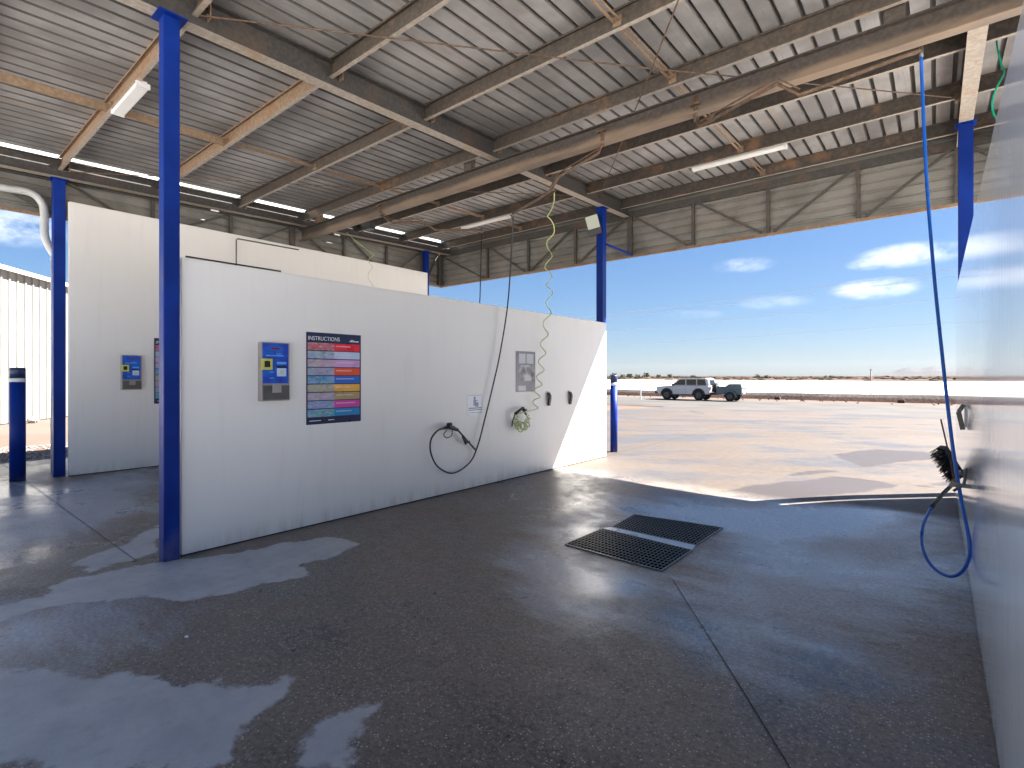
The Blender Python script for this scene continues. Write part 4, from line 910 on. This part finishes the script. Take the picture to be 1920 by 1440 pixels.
for sgn in (-1, 1):
    vp('side_step', M['trim'], lambda m: m.box((-.9, .86*sgn-.09, .38), (.9, .86*sgn+.09, .46)))
    vp('flare', M['trim'], lambda m: (m.tube([(-1.35+.47*math.cos(a), .925*sgn, .42+.5*math.sin(a)) for a in np.linspace(0, math.pi, 10)], .085, 6), m.tube([(1.35+.47*math.cos(a), .925*sgn, .42+.5*math.sin(a)) for a in np.linspace(0, math.pi, 10)], .085, 6)))
    vp('headlight', M['lamp'], lambda m: m.box((-2.315, .62*sgn-.16, .92), (-2.2, .62*sgn+.16, 1.06)))
    vp('tail_light', M['redlamp'], lambda m: m.box((2.25, .8*sgn-.07, .9), (2.3, .8*sgn+.07, 1.15)))
    vp('mirror', M['trim'], lambda m: m.box((-.85, .98*sgn-.11, 1.2), (-.7, .98*sgn+.11, 1.38)), bevel=.03)
    vp('door_line', M['trim'], lambda m: [m.box((x-.006, .931*sgn-.002, .55), (x+.006, .931*sgn+.002, 1.2)) for x in (-.85, .26, 1.16)])
    vp('roof_rail', M['trim'], lambda m: m.bar((-.1, .68*sgn, 1.89), (1.8, .68*sgn, 1.9), .04, .05))
for x in (-1.35, 1.35):
    for y in (-.82, .82): wheel(x, y, .42, suv, .27)
sw = wheel(2.5, 0, .4, suv, .24, name='spare_wheel'); sw.location = (2.44, .1, 1.05); sw.rotation_euler = (0, 0, R(90))
tr = empty('box_trailer', (0, 0, 0), 'small grey green box trailer hitched behind the silver wagon', 'trailer')
vp('box', M['canvas'], lambda m: m.box((-.95, -.7, .55), (1.0, .7, 1.05)), tr, .02)
vp('lid', M['canvas'], lambda m: loft(m, [(-.98, 1.05), (-.9, 1.16), (-.2, 1.2), (.0, 1.38), (.95, 1.38), (1.03, 1.05)], -.72, .72, .03), tr)
vp('drawbar', M['trim'], lambda m: (m.bar((-.9, -.5, .52), (-1.9, 0, .5), .06, .08), m.bar((-.9, .5, .52), (-1.9, 0, .5), .06, .08)), tr)
for y in (-.82, .82):
    wheel(.15, y, .36, tr, .22); vp('mudguard', M['canvas'], lambda m: m.tube([(.15+.44*math.cos(a), y, .36+.44*math.sin(a)) for a in np.linspace(0, math.pi, 9)], .07, 6), tr)
vp('tail_light', M['redlamp'], lambda m: (m.box((1.0, -.6, .6), (1.04, -.45, .7)), m.box((1.0, .45, .6), (1.04, .6, .7))), tr)
ry = 43.3; pc = ray(1287, 748); xc = pc.x/pc.y*ry; place(suv, xc, ry, R(0)); pt = ray(1371, 748); place(tr, pt.x/pt.y*(ry-.1)+.0, ry-.1, R(0))
# ------------------------------------------------------------------ poles, wires, small far things
M['timber'] = simple('pole_timber', (.16, .13, .11), .85); M['wire'] = simple('wire_metal', (.16, .17, .19), .5)
p = ray(1633, 700); yy = 60.; p = Vector((p.x/p.y*yy, yy, 0)); z0 = Hs(p.x, p.y)-.1
o = empty('utility_pole', (p.x, p.y, z0), 'thin dark pole standing on the salt flat beyond the bank', 'pole')
m = MB(); m.tube([(p.x, p.y, z0), (p.x, p.y, 2.2)], .06, 8, rs=[.07, .05]); m.build('shaft', M['timber'], o); m = MB(); m.box((p.x-.07, p.y-.07, 2.2), (p.x+.07, p.y+.07, 2.25)); m.build('cap', M['timber'], o)
# power line: four conductors on two tall poles
vd = (Fv+Rv*((130-960)/F)).normalized(); base = atD(1760, 705, 52)
endR = base - vd*38; endL = base + vd*150
wires = []
for i, (px, py) in enumerate(((1747, 510), (1730, 524), (1780, 558), (1787, 603))):
    q = atD(px, py, 52); lat = (q-base); lat.z = 0; off = lat - vd*lat.dot(vd); wires.append((q.z, off))
o = empty('power_line', (endR.x, endR.y, 0), 'overhead power line of four thin wires crossing the sky', 'power line')
for z, off in wires:
    P = []
    for i in range(31):
        t = i/30; c = (endR+off).lerp(endL+off, t); P.append((c.x, c.y, z-1.4*4*t*(1-t)+1.4*.6))
    m = MB(); m.tube(P, .021, 5); m.build('wire', M['wire'], o)
for e_ in (endR, endL):
    m = MB(); m.tube([(e_.x, e_.y, -.5), (e_.x, e_.y, 13)], .14, 10); ps_ = m.build('pole', M['timber'], o)
    for z, off in wires:
        m = MB(); m.bar((e_.x-off.x*.2, e_.y-off.y*.2, z+.75), (e_.x+off.x*1.05, e_.y+off.y*1.05, z+.75), .1, .1) if off.length > .05 else m.box((e_.x-.1, e_.y-.1, z+.7), (e_.x+.1, e_.y+.1, z+.85)); m.build('crossarm', M['timber'], ps_)
M['redblock'] = simple('rusty_red_block', (.06, .022, .016), .8)
for px, lab in ((1458, 'small dark red block at the foot of the bank, nearer the trailer'), (1690, 'small dark red block at the foot of the bank, nearer the right wall')):
    q = ray(px, 750); yy = 48.6; x = q.x/q.y*yy; z = Hs(x, yy)
    m = MB(); m.box((x-.22, yy-.2, z-.03), (x+.22, yy+.2, z+.2)); m.box((x-.16, yy-.12, z+.2), (x+.16, yy+.12, z+.26)); tag(m.build('marker_block', M['redblock'], bevel=.03), lab, 'marker block', 'red marker blocks along the bank')
q = ray(1201, 740); yy = 41.; x = q.x/q.y*yy; z = Hs(x, yy)
o = empty('guide_post', (x, yy, z), 'short white guide post left of the silver wagon', 'guide post'); m = MB(); m.box((x-.05, yy-.02, z), (x+.05, yy+.02, z+.75)); m.build('shaft', M['white'], o); m = MB(); m.box((x-.052, yy-.024, z+.75), (x+.052, yy+.024, z+.85)); m.build('tip', M['white'], o)
# far trees on the left horizon and a few far poles
n = NT('far_tree_leaves'); g = n.noise(1, 3); n.set(n.mix(g, (.045, .055, .03), (.09, .1, .05)), .9, 0, .1); M['leaf'] = n.m
random.seed(21)
def far_tree(px, dist, h, label):
    b = atD(px, 705, dist); z0 = -.5; o = empty('tree', (b.x, b.y, z0), label, 'tree', 'small dark trees on the far shore')
    m = MB(); m.tube([(b.x, b.y, z0), (b.x, b.y, z0+h*.5)], h*.03, 6); m.build('trunk', M['timber'], o)
    m = MB()
    for k in range(46):
        a = random.uniform(0, 6.28); rr = h*.55*math.sqrt(random.random()); zz = z0+h*random.uniform(.35, 1)
        m.ico((b.x+rr*math.cos(a)*(1.3-zz/h*.4), b.y+rr*math.sin(a), zz), h*random.uniform(.07, .15), (1.2, 1.2, .7), 1, h*.03)
    m.build('crown', M['leaf'], o)
for px, h in ((1150, 4.2), (1168, 3.2), (1181, 3.8), (1196, 3.1), (1211, 4.5), (1236, 3.0), (1256, 3.3), (1300, 2.8), (1420, 3.2), (1436, 2.6)):
    side = {1150: 'dark far tree just right of the blue bollard', 1168: 'low far bush second from the bollard', 1181: 'far tree third from the bollard', 1196: 'low far bush fourth from the bollard', 1211: 'tallest far tree left of the silver wagon',
            1236: 'far bush right of the tallest far tree', 1256: 'far bush above the bonnet of the silver wagon', 1300: 'far bush behind the roof of the silver wagon', 1420: 'far bush right of the trailer, the taller of two', 1436: 'far bush right of the trailer, the lower of two'}[px]
    far_tree(px, 380, h, side)

# ------------------------------------------------------------------ air
hz = MB(); hz.box((-7500, -800, -6), (7500, 7500, 160)); hzm = bpy.data.materials.new('air'); hzm.use_nodes = True
ht_ = hzm.node_tree; ht_.nodes.remove(ht_.nodes['Principled BSDF']); pv = ht_.nodes.new('ShaderNodeVolumePrincipled')
pv.inputs['Color'].default_value = (.8, .88, 1, 1); pv.inputs['Density'].default_value = 1.0e-5; pv.inputs['Anisotropy'].default_value = .2
ht_.links.new(pv.outputs[0], ht_.nodes['Material Output'].inputs['Volume'])
ho_ = hz.build('haze', hzm); tag(ho_, kind='stuff')
